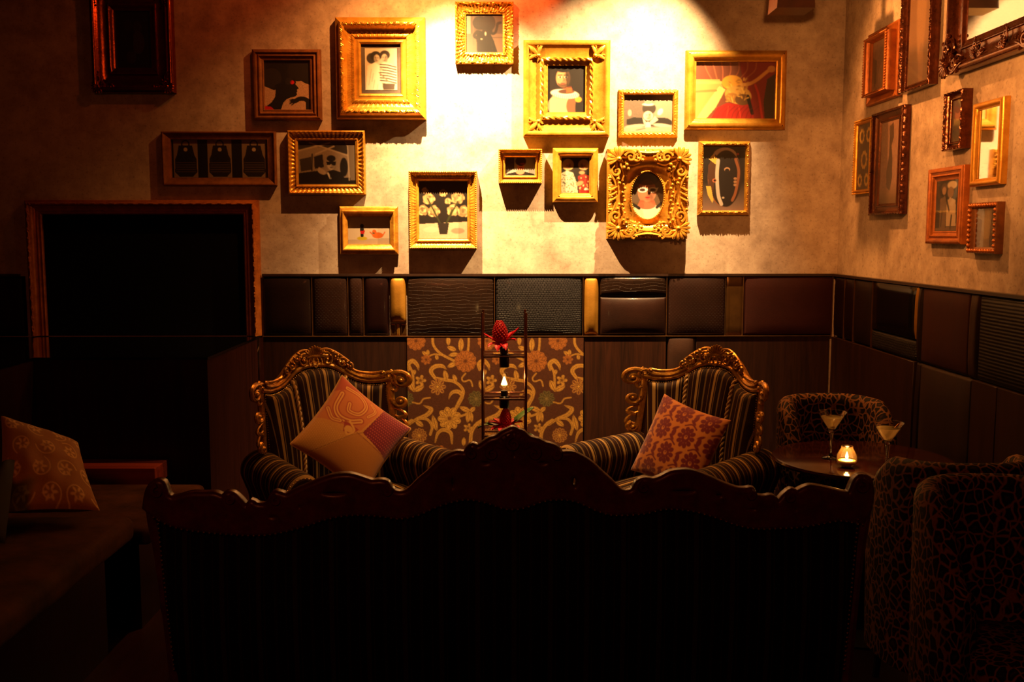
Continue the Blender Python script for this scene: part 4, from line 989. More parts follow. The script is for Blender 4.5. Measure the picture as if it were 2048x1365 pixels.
def make_armchair(loc, rz, label):
    t = empty('armchair', loc, rz, label, 'armchair', 'gilded striped armchairs')
    # carved crest
    u = np.linspace(-.36, .36, 73); vb, vt = VB(u), VT(u)
    loop = [(0, -.012), (0, .014), (.3, .022), (.8, .018), (1, .008), (1, -.012)]
    P = np.stack([np.stack([u, vb + (vt - vb) * a, np.full_like(u, b)], -1) for a, b in loop], 1)
    mb = MB(); mb.grid(cmap(P), closev=True)
    uu = np.linspace(-.345, .345, 61)
    mb.ptube(np.stack([uu, VB(uu) + .014], -1), .013, .022, 1, 8, cmap)
    for sx in (-1, 1):
        q = np.array([(.155, .995), (.19, .972), (.225, .957), (.26, .952), (.30, .955), (.325, .964)]); q[:, 0] *= sx
        mb.ptube(crom(q, 6), np.linspace(.010, .013, 31), .026, 1, 8, cmap)
        q = np.array([(.16, 1.018), (.20, .985), (.24, .974), (.28, .972), (.318, .978)]); q[:, 0] *= sx
        mb.ptube(crom(q, 6), .0075, .022, 1, 6, cmap)
    crest = mb.build('crest_rail', CARVED, t)
    for sx in (-1, 1):
        mb = MB()
        def sp(cx, cy, r0, r1, a0, tn, rr, w0=.032, n=28):
            p = spiral(cx, cy, r0, r1, a0, tn, n); p[:, 0] *= sx
            mb.ptube(p, np.linspace(rr, rr * .62, n), w0, 1.0, 7, cmap)
            mb.blob(sx * cx, cy, w0, rr * 1.25, rr * 1.25, rr * 1.3, 0, cmap, 8, 6)
        sp(.066, 1.048, .034, .008, PI * .62, -2.5 * PI, .0078)
        sp(.108, 1.058, .022, .006, PI * .9, -2.0 * PI, .0075)
        sp(.142, 1.028, .024, .006, PI * .35, 2.3 * PI, .0072)
        sp(.178, 1.008, .016, .004, PI * .5, -2.0 * PI, .0072)
        for (a, b, r_, ro) in ((.095, 1.082, .016, .5), (.122, 1.064, .013, .9), (.085, 1.066, .012, -.4), (.165, 1.03, .010, .8), (.05, 1.085, .012, 1.2), (.128, 1.04, .010, .2)):
            mb.blob(sx * a, b, .028, r_, r_ * .55, .014, sx * ro, cmap)
        q = crom([(.035, 1.095), (.07, 1.096), (.105, 1.082), (.14, 1.058), (.172, 1.03)], 6); q[:, 0] *= sx
        mb.ptube(q, np.linspace(.006, .009, 25), .026, 1, 7, cmap)
        mb.build('crest_scroll', CARVED, crest); mb = MB()
        sp(.318, .975, .012, .003, -PI * .5, 1.8 * PI, .006); mb.build('rail_curl', CARVED, crest); mb = MB()
        q = crom([(.012, 1.022), (.016, 1.045), (.010, 1.058)], 6); q[:, 0] *= sx; mb.ptube(q, .0048, .034, 1, 6, cmap)
        q = crom([(.030, 1.02), (.038, 1.04), (.030, 1.06)], 6); q[:, 0] *= sx; mb.ptube(q, .0052, .032, 1, 6, cmap)
        mb.build('crest_loop', CARVED, crest, kind='stuff')
    mb = MB()
    mb.ptube(crom([(-.012, 1.024), (0, 1.014), (.012, 1.024)], 6), .0048, .034, 1, 6, cmap)
    mb.ptube(crom([(-.05, 1.062), (-.02, 1.066), (.02, 1.066), (.05, 1.062)], 6), .006, .036, 1, 7, cmap)
    for i in range(9):
        a = PI / 2 + (i - 4) * .24; L = .052 - .004 * abs(i - 4) * .6
        p = spiral(0, 1.058, .008, .008 + L, a, 0, 9); p[:, 0] *= 1.25
        mb.ptube(p, np.array([.35, .5, .62, .74, .86, .98, 1.05, .95, .5]) * .0078, np.linspace(.03, .036, 9), 1.0, 7, cmap)
    mb.build('shell', CARVED, crest)
    for sx in (-1, 1):
        # ear scrolls and the carved side post
        mb = MB()
        def sp(cx, cy, r0, r1, a0, tn, rr, w0=.02, n=30):
            p = spiral(cx, cy, r0, r1, a0, tn, n); p[:, 0] *= sx
            mb.ptube(p, np.linspace(rr, rr * .6, n), w0, 1.1, 8, cmap)
            mb.blob(sx * cx, cy, w0, rr * 1.2, rr * 1.2, rr * 1.4, 0, cmap, 8, 6)
        sp(.340, .955, .028, .007, -PI * .2, 2.4 * PI, .0095)
        sp(.386, .938, .044, .009, PI * .75, -2.7 * PI, .0125)
        p = crom([(.345, .985), (.362, .965), (.352, .93), (.37, .905), (.36, .885), (.345, .89)], 6); p[:, 0] *= sx
        mb.ptube(p, np.linspace(.009, .007, 31), .015, 1, 8, cmap)
        mb.build('ear_scroll', CARVED, t)
        mb = MB()
        p = crom([(.338, .945), (.338, .86), (.342, .76), (.346, .64), (.345, .50)], 6); p[:, 0] *= sx
        mb.ptube(p, .017, .008, .9, 8, cmap)
        sp(.378, .835, .032, .007, PI * .9, 2.5 * PI, .011)
        p = crom([(.350, .80), (.382, .785), (.392, .765), (.362, .75)], 6); p[:, 0] *= sx; mb.ptube(p, np.linspace(.005, .011, 19), .016, 1, 7, cmap)
        p = crom([(.352, .765), (.384, .742), (.394, .712), (.362, .70)], 6); p[:, 0] *= sx; mb.ptube(p, np.linspace(.005, .011, 19), .016, 1, 7, cmap)
        sp(.366, .690, .026, .006, PI * .4, -2.3 * PI, .011)
        mb.build('side_post', CARVED, t)
    # upholstered back
    U, Vn = np.meshgrid(np.linspace(-.33, .33, 67), np.linspace(0, 1, 34), indexing='ij')
    V = .42 + (VB(U) + .004 - .42) * Vn
    rope_u = .135 + .035 * (V - .5)
    e = np.clip(np.minimum((.33 - np.abs(U)) / .05, (1 - Vn) / .07), 0, 1)
    dent = np.exp(-((np.abs(U) - rope_u) / .022) ** 2)
    Wd = .004 + .055 * np.sqrt(1 - (1 - e) ** 2) + .03 * (1 - (U / .33) ** 2) * np.sin(PI * np.clip(Vn, 0, 1)) - .022 * dent * e
    mb = MB(); mb.grid(cmap(np.stack([U, V, Wd], -1)), at=U * (1 - .28 * (V - .7)) + .3)
    mb.build('back_cushion', STRIPE, t, angle=None, attr='st')
    mb = MB(); mb.grid(cmap(np.stack([U, V, np.full_like(U, -.012)], -1))[::-1], at=U + .3); mb.build('back_panel', STRIPE, t, angle=None, attr='st')
    for sx in (-1, 1):
        mb = MB(); vv = np.linspace(.46, VB(.15) + .0, 16)
        ru = .135 + .035 * (vv - .5); nn = (vv - .42) / (VB(ru) + .004 - .42)
        ee = np.clip((1 - nn) / .07, 0, 1); ww = .004 + .055 * np.sqrt(1 - (1 - ee) ** 2) + .03 * (1 - (ru / .33) ** 2) * np.sin(PI * np.clip(nn, 0, 1)) - .022 * ee + .008
        q = cmap(np.stack([sx * ru, vv, ww], -1)); rope(mb, q, .0085); mb.build('rope_braid', BRAID, t)
    mb = MB()
    for u_ in np.linspace(-.33, .33, 66): mb.blob(u_, VB(u_) - .006, .030, .0045, .0045, .004, 0, cmap, 6, 4)
    for sx in (-1, 1):
        for v_ in np.arange(.62, .92, .011): mb.blob(sx * .322, v_, .022, .0042, .0042, .004, 0, cmap, 6, 4)
    mb.build('nail_trim', NAIL, t, kind='stuff', angle=None)
    # arms
    prof = crom([(-.05, .36), (-.052, .45), (-.085, .53), (-.092, .59), (-.062, .645), (-.012, .665), (.04, .655), (.082, .62), (.094, .57), (.075, .515), (.055, .46), (.05, .36)], 4)
    for sx in (-1, 1):
        m = 46; ty = np.linspace(.23, -.365, m)
        f_ = np.clip((ty - (-.365)) / .03, 0, 1); rnd = np.sqrt(1 - (1 - f_) ** 2) * .22 + .78
        ax = .335 + .04 * (.23 - ty) / .6; sg = .84 + .10 * np.clip((ty + .1) / .3, 0, 1)
        P = np.zeros((m, len(prof), 3))
        P[..., 0] = sx * (ax[:, None] + prof[None, :, 0] * (rnd * sg)[:, None]); P[..., 1] = ty[:, None]
        P[..., 2] = np.where(prof[None, :, 1] > .5, .575 + (prof[None, :, 1] - .575) * rnd[:, None], prof[None, :, 1])
        mb = MB(); mb.grid(P if sx > 0 else P[:, ::-1], at=np.repeat(ty[:, None], len(prof), 1) + 1.0)
        n0 = mb.n; mb.add(P[-1], [tuple(range(len(prof)))] , np.full(len(prof), 1.0 - .365)); mb.add(P[0], [tuple(range(len(prof)))[::-1]], np.full(len(prof), 1.23))
        arm = mb.build('arm', STRIPE, t, angle=50, attr='st')
        def fr(p): return np.stack([sx * (.385 + p[..., 0]), -.368 - p[..., 2], p[..., 1]], -1)
        mb = MB()
        mb.ptube(spiral(0.0, .578, .062, .010, -PI * .5, 3.2 * PI, 44), np.linspace(.013, .007, 44), .010, 1, 8, fr)
        mb.blob(0, .578, .012, .014, .014, .016, 0, fr)
        mb.ptube(crom([(-.02, .518), (-.045, .46), (-.02, .40), (.0, .34), (-.02, .28)], 7), np.linspace(.016, .022, 29), .004, 1, 8, fr)
        mb.build('arm_scroll', CARVED, t)
        mb = MB()
        for i in range(26):
            a = 2 * PI * i / 26; mb.blob(.076 * math.cos(a), .58 + .074 * math.sin(a), .003, .0042, .0042, .004, 0, fr, 6, 4)
        mb.build('arm_nails', NAIL, t, kind='stuff', angle=None)
    # seat
    mb = MB(); mb.soft((0, -.06, .385), (.31, .33, .075), .045, (0, 0, .02), st=0); mb.build('seat_cushion', STRIPE, t, angle=None, attr='st')
    mb = MB(); mb.soft((0, -.05, .285), (.355, .33, .035), .012)
    for x in np.linspace(-.2, .2, 5): mb.blob(x, .275, .375, .03, .022, .012, 0, lambda p: np.stack([p[..., 0], -p[..., 2], p[..., 1]], -1))
    mb.build('seat_rail', CARVED, t)
    for sx in (-1, 1):
        for yy, dy in ((-.33, -.03), (.22, .05)):
            mb = MB(); mb.tube(crom([(sx * .32, yy, .27), (sx * .345, yy + dy, .2), (sx * .325, yy + dy * .4, .10), (sx * .335, yy + dy * 1.3, .022), (sx * .345, yy + dy * 1.7, .014)], 6), np.interp(np.linspace(0, 1, 25), [0, .25, .7, .9, 1], [.032, .034, .018, .024, .013]), 8)
            mb.build('leg', CARVED, t)
    return t
BRAID = simple('braid', (150, 112, 60), (196, 156, 92), 60, 0.5)
make_armchair((-.722, 4.535, 0), .619, 'gilded striped armchair holding the patchwork gold and red cushion')
make_armchair((.815, 4.599, 0), -.794, 'gilded striped armchair holding the crimson damask cushion')

# ------------------------------------------------------------------ the settee seen from behind
SY = 2.80
def sp2(px, py): q = onY(px, py, SY); return (q[0], q[2])
TOP = [(296, 1012), (300, 985), (310, 968), (326, 967), (334, 988), (345, 998), (362, 996), (385, 990), (408, 990), (432, 990), (448, 996), (456, 989), (467, 990), (478, 999), (490, 1012), (498, 1014), (505, 1006), (516, 1012), (536, 1012), (545, 999), (551, 988), (561, 989), (576, 993), (600, 982), (640, 965), (670, 955), (700, 953), (725, 960), (745, 966), (760, 965), (772, 967), (779, 978), (791, 987), (810, 988), (824, 980), (840, 964), (858, 949), (880, 928), (898, 915), (915, 908), (931, 909), (939, 899), (946, 893), (956, 897), (968, 890), (981, 881), (995, 877), (1007, 868), (1018, 863), (1026, 860), (1035, 864), (1045, 868), (1057, 879), (1074, 883), (1088, 890), (1103, 894), (1114, 900), (1121, 909), (1142, 909), (1159, 916), (1181, 930), (1200, 948), (1218, 964), (1234, 981), (1250, 987), (1267, 982), (1277, 966), (1290, 961), (1306, 963), (1322, 958), (1342, 948), (1366, 945), (1387, 948), (1415, 958), (1444, 971), (1472, 981), (1490, 982), (1501, 981), (1506, 993), (1526, 998), (1542, 996), (1554, 1008), (1567, 994), (1581, 983), (1592, 987), (1604, 981), (1619, 976), (1642, 979), (1667, 985), (1690, 990), (1700, 985), (1707, 968), (1716, 956), (1732, 958), (1737, 985), (1733, 1015)]
BOT = [(1720, 1040), (1676, 1033), (1639, 1039), (1596, 1046), (1554, 1048), (1511, 1049), (1472, 1042), (1435, 1029), (1404, 1019), (1370, 1012), (1327, 1010), (1285, 1019), (1228, 1022), (1195, 1014), (1166, 1001), (1137, 992), (1093, 993), (1059, 1004), (1034, 1010), (1008, 1009), (981, 1000), (946, 992), (917, 993), (873, 1006), (837, 1022), (800, 1029), (760, 1024), (704, 1022), (655, 1030), (613, 1044), (552, 1059), (507, 1062), (462, 1060), (416, 1056), (371, 1050), (340, 1041), (312, 1026)]
HOLES = [(457, 1031, 6, 8), (549, 1031, 12, 7), (602, 1010, 6, 7), (670, 984, 30, 9), (906, 963, 9, 16), (971, 923, 14, 8), (1085, 923, 14, 8), (1148, 962, 11, 16), (1027, 955, 7, 15), (1028, 906, 7, 9), (1364, 980, 29, 9), (1435, 988, 11, 9), (1500, 1016, 12, 7), (1588, 1016, 6, 7)]
def pierced(name, loops, thick, bev, mat, parent, Y):
    c = bpy.data.curves.new(name, 'CURVE'); c.dimensions = '2D'; c.fill_mode = 'BOTH'; c.extrude = thick / 2 - bev; c.bevel_depth = bev; c.bevel_resolution = 3
    for lp in loops:
        s = c.splines.new('POLY'); s.points.add(len(lp) - 1)
        for i, (x, z) in enumerate(lp): s.points[i].co = (x, z, 0, 1)
        s.use_cyclic_u = True
    o = bpy.data.objects.new(name, c); COL.objects.link(o)
    dg = bpy.context.evaluated_depsgraph_get()
    me = bpy.data.meshes.new_from_object(o.evaluated_get(dg)); bpy.data.objects.remove(o)
    n = len(me.vertices); v = np.zeros(n * 3); me.vertices.foreach_get('co', v); v = v.reshape(-1, 3)
    q = np.stack([v[:, 0], Y - v[:, 2], v[:, 1]], -1); me.vertices.foreach_set('co', q.ravel()); me.name = name
    me.materials.clear()
    return finish(me, name, mat, parent, True, 45)
sofa = empty('settee', (0, 0, 0), 0, 'long dark carved settee with pierced mahogany back rail turned away', 'sofa')
sofa.location = (0.02, SY, 0)
def loc_(p): p = np.array(p, float); return np.stack([p[..., 0] - .02, p[..., 1]], -1)
top = crom(loc_([sp2(*p) for p in TOP]), 3); bot = crom(loc_([sp2(*p) for p in BOT]), 4)
hol = []
for x, y, a, b in HOLES:
    hol.append([tuple(loc_(sp2(x + a * math.cos(k), y - b * math.sin(k)))) for k in np.linspace(0, 2 * PI, 16, endpoint=False)])
rail = pierced('back_rail', [list(map(tuple, np.concatenate([top, bot])))] + hol, .045, .012, MAHOG, sofa, 0)
def smp(p): return np.stack([p[..., 0], -p[..., 2], p[..., 1]], -1)
# rounded bead along the crest and scrolls on it
mb = MB()
def seg(i0, i1, r0=.010, r1=.010):
    p = crom(loc_([sp2(*q) for q in TOP[i0:i1]]), 4); p[:, 1] -= .006
    mb.ptube(p, np.interp(np.linspace(0, 1, len(p)), [0, .15, .8, 1], [r0 * .6, r0, r1, r1 * .6]), 0.0, 2.2, 8, smp)
for a, b in ((4, 11), (20, 31), (32, 40), (56, 64), (64, 77), (80, 84), (85, 93)): seg(a, b)
mb.build('crest_bead', MAHOG, rail)
mb = MB()
for x, y, r, sg in ((1027, 885, 15, 1), (985, 905, 12, 1), (1068, 905, 12, -1), (945, 905, 9, 1), (1112, 908, 9, -1), (556, 998, 9, 1), (776, 980, 8, -1), (1286, 972, 9, 1), (1498, 988, 8, -1), (1578, 992, 9, 1), (463, 997, 8, -1), (320, 980, 12, 1), (1718, 970, 13, -1)):
    c = loc_(sp2(x, y)); s = r * SY / F; mb = MB()
    mb.ptube(spiral(c[0], c[1], s * 1.1, s * .25, PI / 2, sg * 2.4 * PI, 20), np.linspace(.009, .005, 20), .022, 1, 6, smp); mb.build('rail_scroll', MAHOG, rail)
mb = MB()
for i in range(9):
    a = PI / 2 + (i - 4) * .30; c = loc_(sp2(1027, 900)); p = spiral(c[0], c[1], .012, .055, a, 0, 7)
    mb.ptube(p, np.array([.4, .6, .8, 1, 1, .9, .5]) * .011, .016, 1, 6, smp); mb.ptube(p, np.array([.4, .6, .8, 1, 1, .9, .5]) * .011, -.016, 1, 6, smp)
mb.build('shell', MAHOG, rail)
# striped cloth back
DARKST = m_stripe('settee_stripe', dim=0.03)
xb = np.linspace(bot[-1][0] + .005, bot[0][0] - .005, 90); zt = np.interp(xb, bot[::-1, 0], bot[::-1, 1]) + .012
vv = np.linspace(0, 1, 14)
Xg = np.repeat(xb[:, None], 14, 1); Zg = zt[:, None] * (1 - vv) + .30 * vv
Xg = Xg * (1 - .045 * (zt[:, None] - Zg) / .6)
bul = .02 * np.sin(PI * np.clip(vv, 0, 1))[None] * np.ones_like(Xg)
mb = MB(); mb.grid(np.stack([Xg, -.006 - bul, Zg], -1), at=Xg + 2); mb.grid(np.stack([Xg, .05 + bul * 2, Zg], -1)[::-1], at=Xg + 2)
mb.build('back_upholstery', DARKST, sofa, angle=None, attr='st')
mb = MB()
for i in range(0, len(bot), 1):
    if i % 1 == 0: mb.blob(bot[i][0], bot[i][1] - .006, .018, .0045, .0045, .004, 0, smp, 6, 4)
dens = np.stack([np.linspace(bot[0][0], bot[-1][0], 130), np.interp(np.linspace(bot[0][0], bot[-1][0], 130), bot[::-1, 0], bot[::-1, 1]) - .008], -1)
mb = MB()
for p in dens: mb.blob(p[0], p[1], .022, .0042, .0042, .004, 0, smp, 6, 4)
for sx, x0_, x1_ in ((-1, 312, 345), (1, 1718, 1690)):
    for k in range(34):
        q = loc_(sp2(x0_ + (x1_ - x0_) * k / 33, 1035 + k * 9)); mb.blob(q[0] - sx * .012, q[1], .024, .0042, .0042, .004, 0, smp, 6, 4)
mb.build('nail_trim', NAIL, sofa, kind='stuff', angle=None)
for sx, pts in ((-1, [(302, 1000), (306, 1040), (318, 1100), (330, 1180), (340, 1260), (352, 1365), (362, 1450), (352, 1570), (342, 1680)]), (1, [(1733, 1000), (1728, 1040), (1718, 1100), (1708, 1180), (1700, 1260), (1690, 1365), (1682, 1450), (1690, 1570), (1700, 1680)])):
    p = crom(loc_([sp2(*q) for q in pts]), 5)
    p = p[p[:, 1] > .31]
    mb = MB(); mb.ptube(p, .017, 0, 1.2, 8, smp); mb.build('back_post', MAHOG, sofa)
    x = sx * .93
    mb = MB(); m = 40; ty = np.linspace(.03, .66, m)
    pr = crom([(-.05, .34), (-.052, .45), (-.085, .52), (-.092, .58), (-.062, .635), (-.012, .655), (.04, .645), (.082, .61), (.094, .56), (.075, .505), (.055, .45), (.05, .34)], 4)
    P = np.zeros((m, len(pr), 3)); P[..., 0] = x + sx * pr[None, :, 0]; P[..., 1] = ty[:, None]; P[..., 2] = pr[None, :, 1]
    mb.grid(P if sx < 0 else P[:, ::-1], at=np.repeat(ty[:, None], len(pr), 1)); mb.add(P[-1], [tuple(range(len(pr)))[::-1]]); mb.add(P[0], [tuple(range(len(pr)))])
    mb.build('arm', STRIPE, sofa, attr='st')
    mb = MB()
    def fr2(p): return np.stack([x + p[..., 0], .665 + p[..., 2], p[..., 1]], -1)
    mb.ptube(spiral(0, .565, .07, .01, -PI / 2, sx * 3 * PI, 40), np.linspace(.013, .007, 40), .008, 1, 8, fr2)
    mb.ptube(crom([(0, .495), (.03, .42), (0, .34), (0, .28)], 7), .018, .0, 1, 8, fr2); mb.build('arm_scroll', MAHOG, sofa)
    for yy, dy in ((.06, -.04), (.62, .04)):
        mb = MB(); mb.tube(crom([(x * .98, yy, .27), (x, yy + dy, .2), (x * .98, yy + dy * .4, .10), (x, yy + dy * 1.3, .02)], 6), np.interp(np.linspace(0, 1, 19), [0, .3, .75, 1], [.034, .036, .02, .018]), 8); mb.build('leg', MAHOG, sofa)
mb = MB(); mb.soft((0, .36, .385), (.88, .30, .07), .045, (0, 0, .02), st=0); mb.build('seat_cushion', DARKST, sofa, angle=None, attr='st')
MB().soft((0, .34, .285), (.95, .33, .035), .012).build('seat_rail', MAHOG, sofa)

# ------------------------------------------------------------------ cushions
def basis(n, up, roll):
    n = np.array(n, float); n /= np.linalg.norm(n); up = np.array(up, float)
    x = np.cross(up, n); x /= np.linalg.norm(x); y = np.cross(n, x)
    c, s = math.cos(roll), math.sin(roll)
    return x * c + y * s, -x * s + y * c, n
def cushion(label, c, n, roll, size, thick, cv, mat, name='cushion', cord=None, pinch=.08, wr=0.0, base=None, squash=(1, 1), quad=None):
    """pillow: c centre, n facing, roll about n"""
    X, Yv, N_ = basis(n, (0, 0, 1), roll)
    m = cv.w; g = np.linspace(-1, 1, m)
    V, U = np.meshgrid(-g, g, indexing='ij')          # row 0 is the top
    sh = 1 - pinch * (1 - np.abs(V) ** 2) * np.abs(U) ** 1.0; sv = 1 - pinch * (1 - np.abs(U) ** 2) * np.abs(V) ** 1.0
    hgt = thick / 2 * np.clip(1 - U ** 2, 0, 1) ** .42 * np.clip(1 - V ** 2, 0, 1) ** .42
    if wr: hgt = hgt * (1 + wr * np.sin(9 * U + 4 * V) * np.sin(5 * V - 3 * U + 1))
    def P(sg): return np.array(c) + (U * sh * size / 2 * squash[0])[..., None] * X + (V * sv * size / 2 * squash[1])[..., None] * Yv + (sg * hgt)[..., None] * N_
    if quad is not None:
        TL, TR, BR, BL = [np.array(q_) for q_ in quad]; c = (TL + TR + BR + BL) / 4
        N_ = np.cross(TR - TL, TL - BL); N_ /= np.linalg.norm(N_)
        if N_[1] > 0: N_ = -N_
        a_ = (U * sh + 1) / 2; b_ = (V * sv + 1) / 2
        def P(sg): return (BL + (BR - BL) * a_[..., None]) * (1 - b_[..., None]) + (TL + (TR - TL) * a_[..., None]) * b_[..., None] + (sg * hgt)[..., None] * N_
    t = empty(name, tuple(np.array(c) - np.array([0, 0, size * .3])), 0, label, 'cushion')
    off = np.array(t.location)
    front = print_mesh('cover', cv, P(1) - off, mat, t)
    cb = Cv(24, 24, base or (120, 70, 30)); gb = np.linspace(0, m - 1, 24).round().astype(int)
    Pb = P(-1)[np.ix_(gb, gb)][:, ::-1] - off
    print_mesh('back_cover', cb, Pb, mat, t)
    if cord:
        e = np.concatenate([P(0)[0], P(0)[1:, -1], P(0)[-1, ::-1][1:], P(0)[::-1, 0][1:-1]]) - off
        mb = MB(); mb.tube(e[::2], .0045, 5, closed=True); mb.build('piping', cord, t)
    return t
VELVET = m_attr('printed_velvet', 0.75, sheen=0.4, bump=(160, .25), spec=.25)
GCORD = simple('gold_cord', (176, 124, 60), (206, 156, 86), 60, .5)

cv = Cv(150, 150, (188, 128, 58)); red = (140, 24, 34); gl = (206, 150, 74)
cv.noise(.06, 21)
# square frame: corner (0,0) is the top-left; the pillow is rolled 45 deg so that this corner points up
cv.poly([(0, 0), (.62, 0), (.52, .46), (.0, .60)], (182, 104, 54))
cv.poly([(0, 0), (.3, 0), (.0, .22)], (150, 40, 38), .7); cv.poly([(.62, 0), (1, 0), (1, .52), (.55, .46)], (112, 8, 36))
for i in range(14):
    for j in range(14):
        x, y = .60 + i * .03 + (j % 2) * .015, .015 + j * .034
        if x < .98 and y < .5 and x > .62 - y * .15: cv.ell(x, y, .005, .005, (206, 90, 84))
for q, wd in (([(.12, .10), (.30, .08), (.42, .16), (.40, .30), (.28, .34), (.24, .26)], .022), ([(.10, .20), (.12, .38), (.22, .46), (.36, .44), (.46, .36)], .026), ([(.05, .44), (.16, .52), (.26, .50)], .02), ([(.46, .08), (.54, .14), (.50, .26)], .016)):
    p = crom(q, 8); cv.line(p, wd * 1.5, red, .8); cv.line(p, wd, gl); cv.line(p, wd * .25, (150, 50, 40))
cv.poly([(.30, .46), (.50, .46), (.46, .56), (.36, .58)], red, .8); cv.ell(.40, .52, .05, .035, gl); cv.line(crom([(.36, .44), (.46, .50), (.42, .58), (.36, .54)], 6), .012, gl)
cv.line([(.55, .46), (.46, .56), (.2, 1)], .004, (130, 76, 32)); cv.line([(.5, .5), (1, .52)], .006, (120, 60, 34))
cv.poly([(.5, .5), (1, .52), (1, 1), (.22, 1)], (168, 106, 44), .75)
for i in range(22):
    for j in range(16):
        x, y = .02 + i * .024, .62 + j * .025 + (i % 2) * .012
        if y < 1 and x < .5 - (y - .5) * .55: cv.ell(x, y, .004, .004, (206, 156, 84))
def chair_pt(loc, rz, p):
    c, s = math.cos(rz), math.sin(rz); return (loc[0] + p[0] * c - p[1] * s, loc[1] + p[0] * s + p[1] * c, p[2])
def chair_dir(rz, d): return (d[0] * math.cos(rz) - d[1] * math.sin(rz), d[0] * math.sin(rz) + d[1] * math.cos(rz), d[2])
cushion('patchwork gold and red cushion standing on one corner', chair_pt((-.722, 4.535), .619, (.015, -.03, .728)), chair_dir(.619, (-.15, -1, .42)), -PI / 4 + .03, .41, .15, cv, VELVET, cord=GCORD, base=(150, 96, 44))
cv = Cv(150, 150, (186, 112, 48)); cr = (104, 10, 34); cv.noise(.05, 22)
for i in range(-1, 4):
    for j in range(-1, 5):
        x = .12 + i * .36 + (j % 2) * .18; y = .12 + j * .26
        for k in range(10):
            a = k * 2 * PI / 10; cv.ell(x + .085 * math.cos(a), y + .10 * math.sin(a), .035, .028, cr, a)
        cv.ell(x, y, .055, .07, cr); cv.ell(x, y, .022, .026, (186, 112, 48)); cv.ell(x, y - .01, .010, .012, cr)
        cv.ell(x + .18, y, .03, .05, cr); cv.ell(x + .18, y + .06, .05, .018, cr, .6); cv.ell(x + .18, y - .06, .05, .018, cr, -.6); cv.line(crom([(x + .1, y + .13), (x + .18, y + .09), (x + .26, y + .13)], 5), .010, cr)
cushion('crimson and gold damask cushion leaning in the armchair', chair_pt((.815, 4.599), -.794, (.045, -.035, .675)), chair_dir(-.794, (.0, -1, .42)), -.20, .40, .15, cv, VELVET, base=(130, 30, 36))

# ------------------------------------------------------------------ cabinet, ledge and banquette on the far left
CR = onZ(415, 715, ZS); CX1, CY0 = -1.472, CR[1]
LX = -2.33
cab = empty('corner_cabinet', (-2.3, 5.5, 0), 0, 'L-shaped reddish wood cabinet with a glossy black top below the black screen', 'cabinet')
def cl(mb, name, mat): o = mb.build(name, mat, cab, False); o.location = (2.3, -5.5, 0); return o
cl(MB().box(-3.35, CX1, CY0, 5.955, 0, ZS - .012), 'cabinet_body', WOODR)
cl(MB().box(-3.35, LX, 1.9, CY0 - .002, 0, ZS - .012), 'side_body', WOODR)
PAT = simple('black_gloss', (7, 6, 6), (10, 8, 8), 6, .08, coat=.6)
cl(MB().box(-3.36, CX1 + .004, CY0 - .004, 5.95, ZS - .012, ZS), 'cabinet_top', PAT)
cl(MB().box(-3.36, LX + .004, 1.9, CY0 - .006, ZS - .012, ZS), 'side_top', PAT)
q = onZ(368, 938, .53)
SH = MB().soft(((LX + .06 + -1.70) / 2 + .02, CY0 - .105, .487), ((-1.70 - LX - .06) / 2, .10, .043), .005)
sh = SH.build('ledge', WOODT); tag(sh, 'thick reddish wooden ledge fixed to the cabinet front above the suede bench', 'shelf')

b1 = empty('bench', (-1.86, 4.38, 0), 0, 'low brown suede bench under the wooden ledge', 'bench')
def ch(mb, name, mat, par, o, **k): x = mb.build(name, mat, par, **k); x.location = (-o[0], -o[1], -o[2]); return x
ch(MB().soft((-1.86, 4.33, .425), (.43, .38, .035), .03, (0, 0, .012)), 'seat_pad', SUEDE, b1, (-1.86, 4.38, 0), angle=None)
ch(MB().box(-2.27, -1.52, 4.06, 4.70, 0, .39), 'plinth', WOODR, b1, (-1.86, 4.38, 0), smooth=False)
b2 = empty('bench', (-1.88, 3.1, 0), 0, 'wide brown suede bench along the cabinet side holding the pale gold cushion', 'bench')
ch(MB().soft((-1.885, 3.0, .50), (.435, .85, .05), .035, (0, 0, .02), core=9), 'seat_pad', SUEDE, b2, (-1.88, 3.1, 0), angle=None)
ch(MB().box(-2.31, -1.56, 2.2, 3.80, 0, .45), 'plinth', WOODR, b2, (-1.88, 3.1, 0), smooth=False)
b3 = tag(MB().soft((-1.56, 4.745, .455), (.15, .11, .20), .06, (0, .0, .01)).build('bolster', SUEDE, angle=None), 'short tan suede bolster at the end of the low bench', 'cushion') if False else None
cv = Cv(120, 120, (176, 118, 46)); cv.noise(.08, 31); li = (246, 206, 130)
for i in range(4):
    for j in range(4):
        x, y = .12 + i * .28 + (j % 2) * .1, .12 + j * .26
        cv.line(spiral(x, y, .13, .02, i + j * 2.1, 2.6 * PI * (1 if (i + j) % 2 else -1), 30), .006, li)
        for k in range(6): a = k * 1.05 + i; cv.ell(x + .05 * math.cos(a), y + .05 * math.sin(a), .028, .014, li, a)
cushion('large pale gold cushion with scrolling vine pattern slumped on the suede bench', (-2.02, 3.90, .70), (.42, -.80, .36), .42, .50, .16, cv, VELVET, name='throw_cushion', wr=.05, base=(150, 100, 44), quad=(onY(2, 832, 4.0), onY(156, 886, 4.05), onY(200, 1022, 3.72), onY(-10, 1030, 3.58)))
DK = simple('dark_throw', (26, 16, 12), (40, 24, 16), 12, .7)
mb = MB(); U, V = np.meshgrid(np.linspace(-1, 1, 30), np.linspace(-1, 1, 20), indexing='ij')
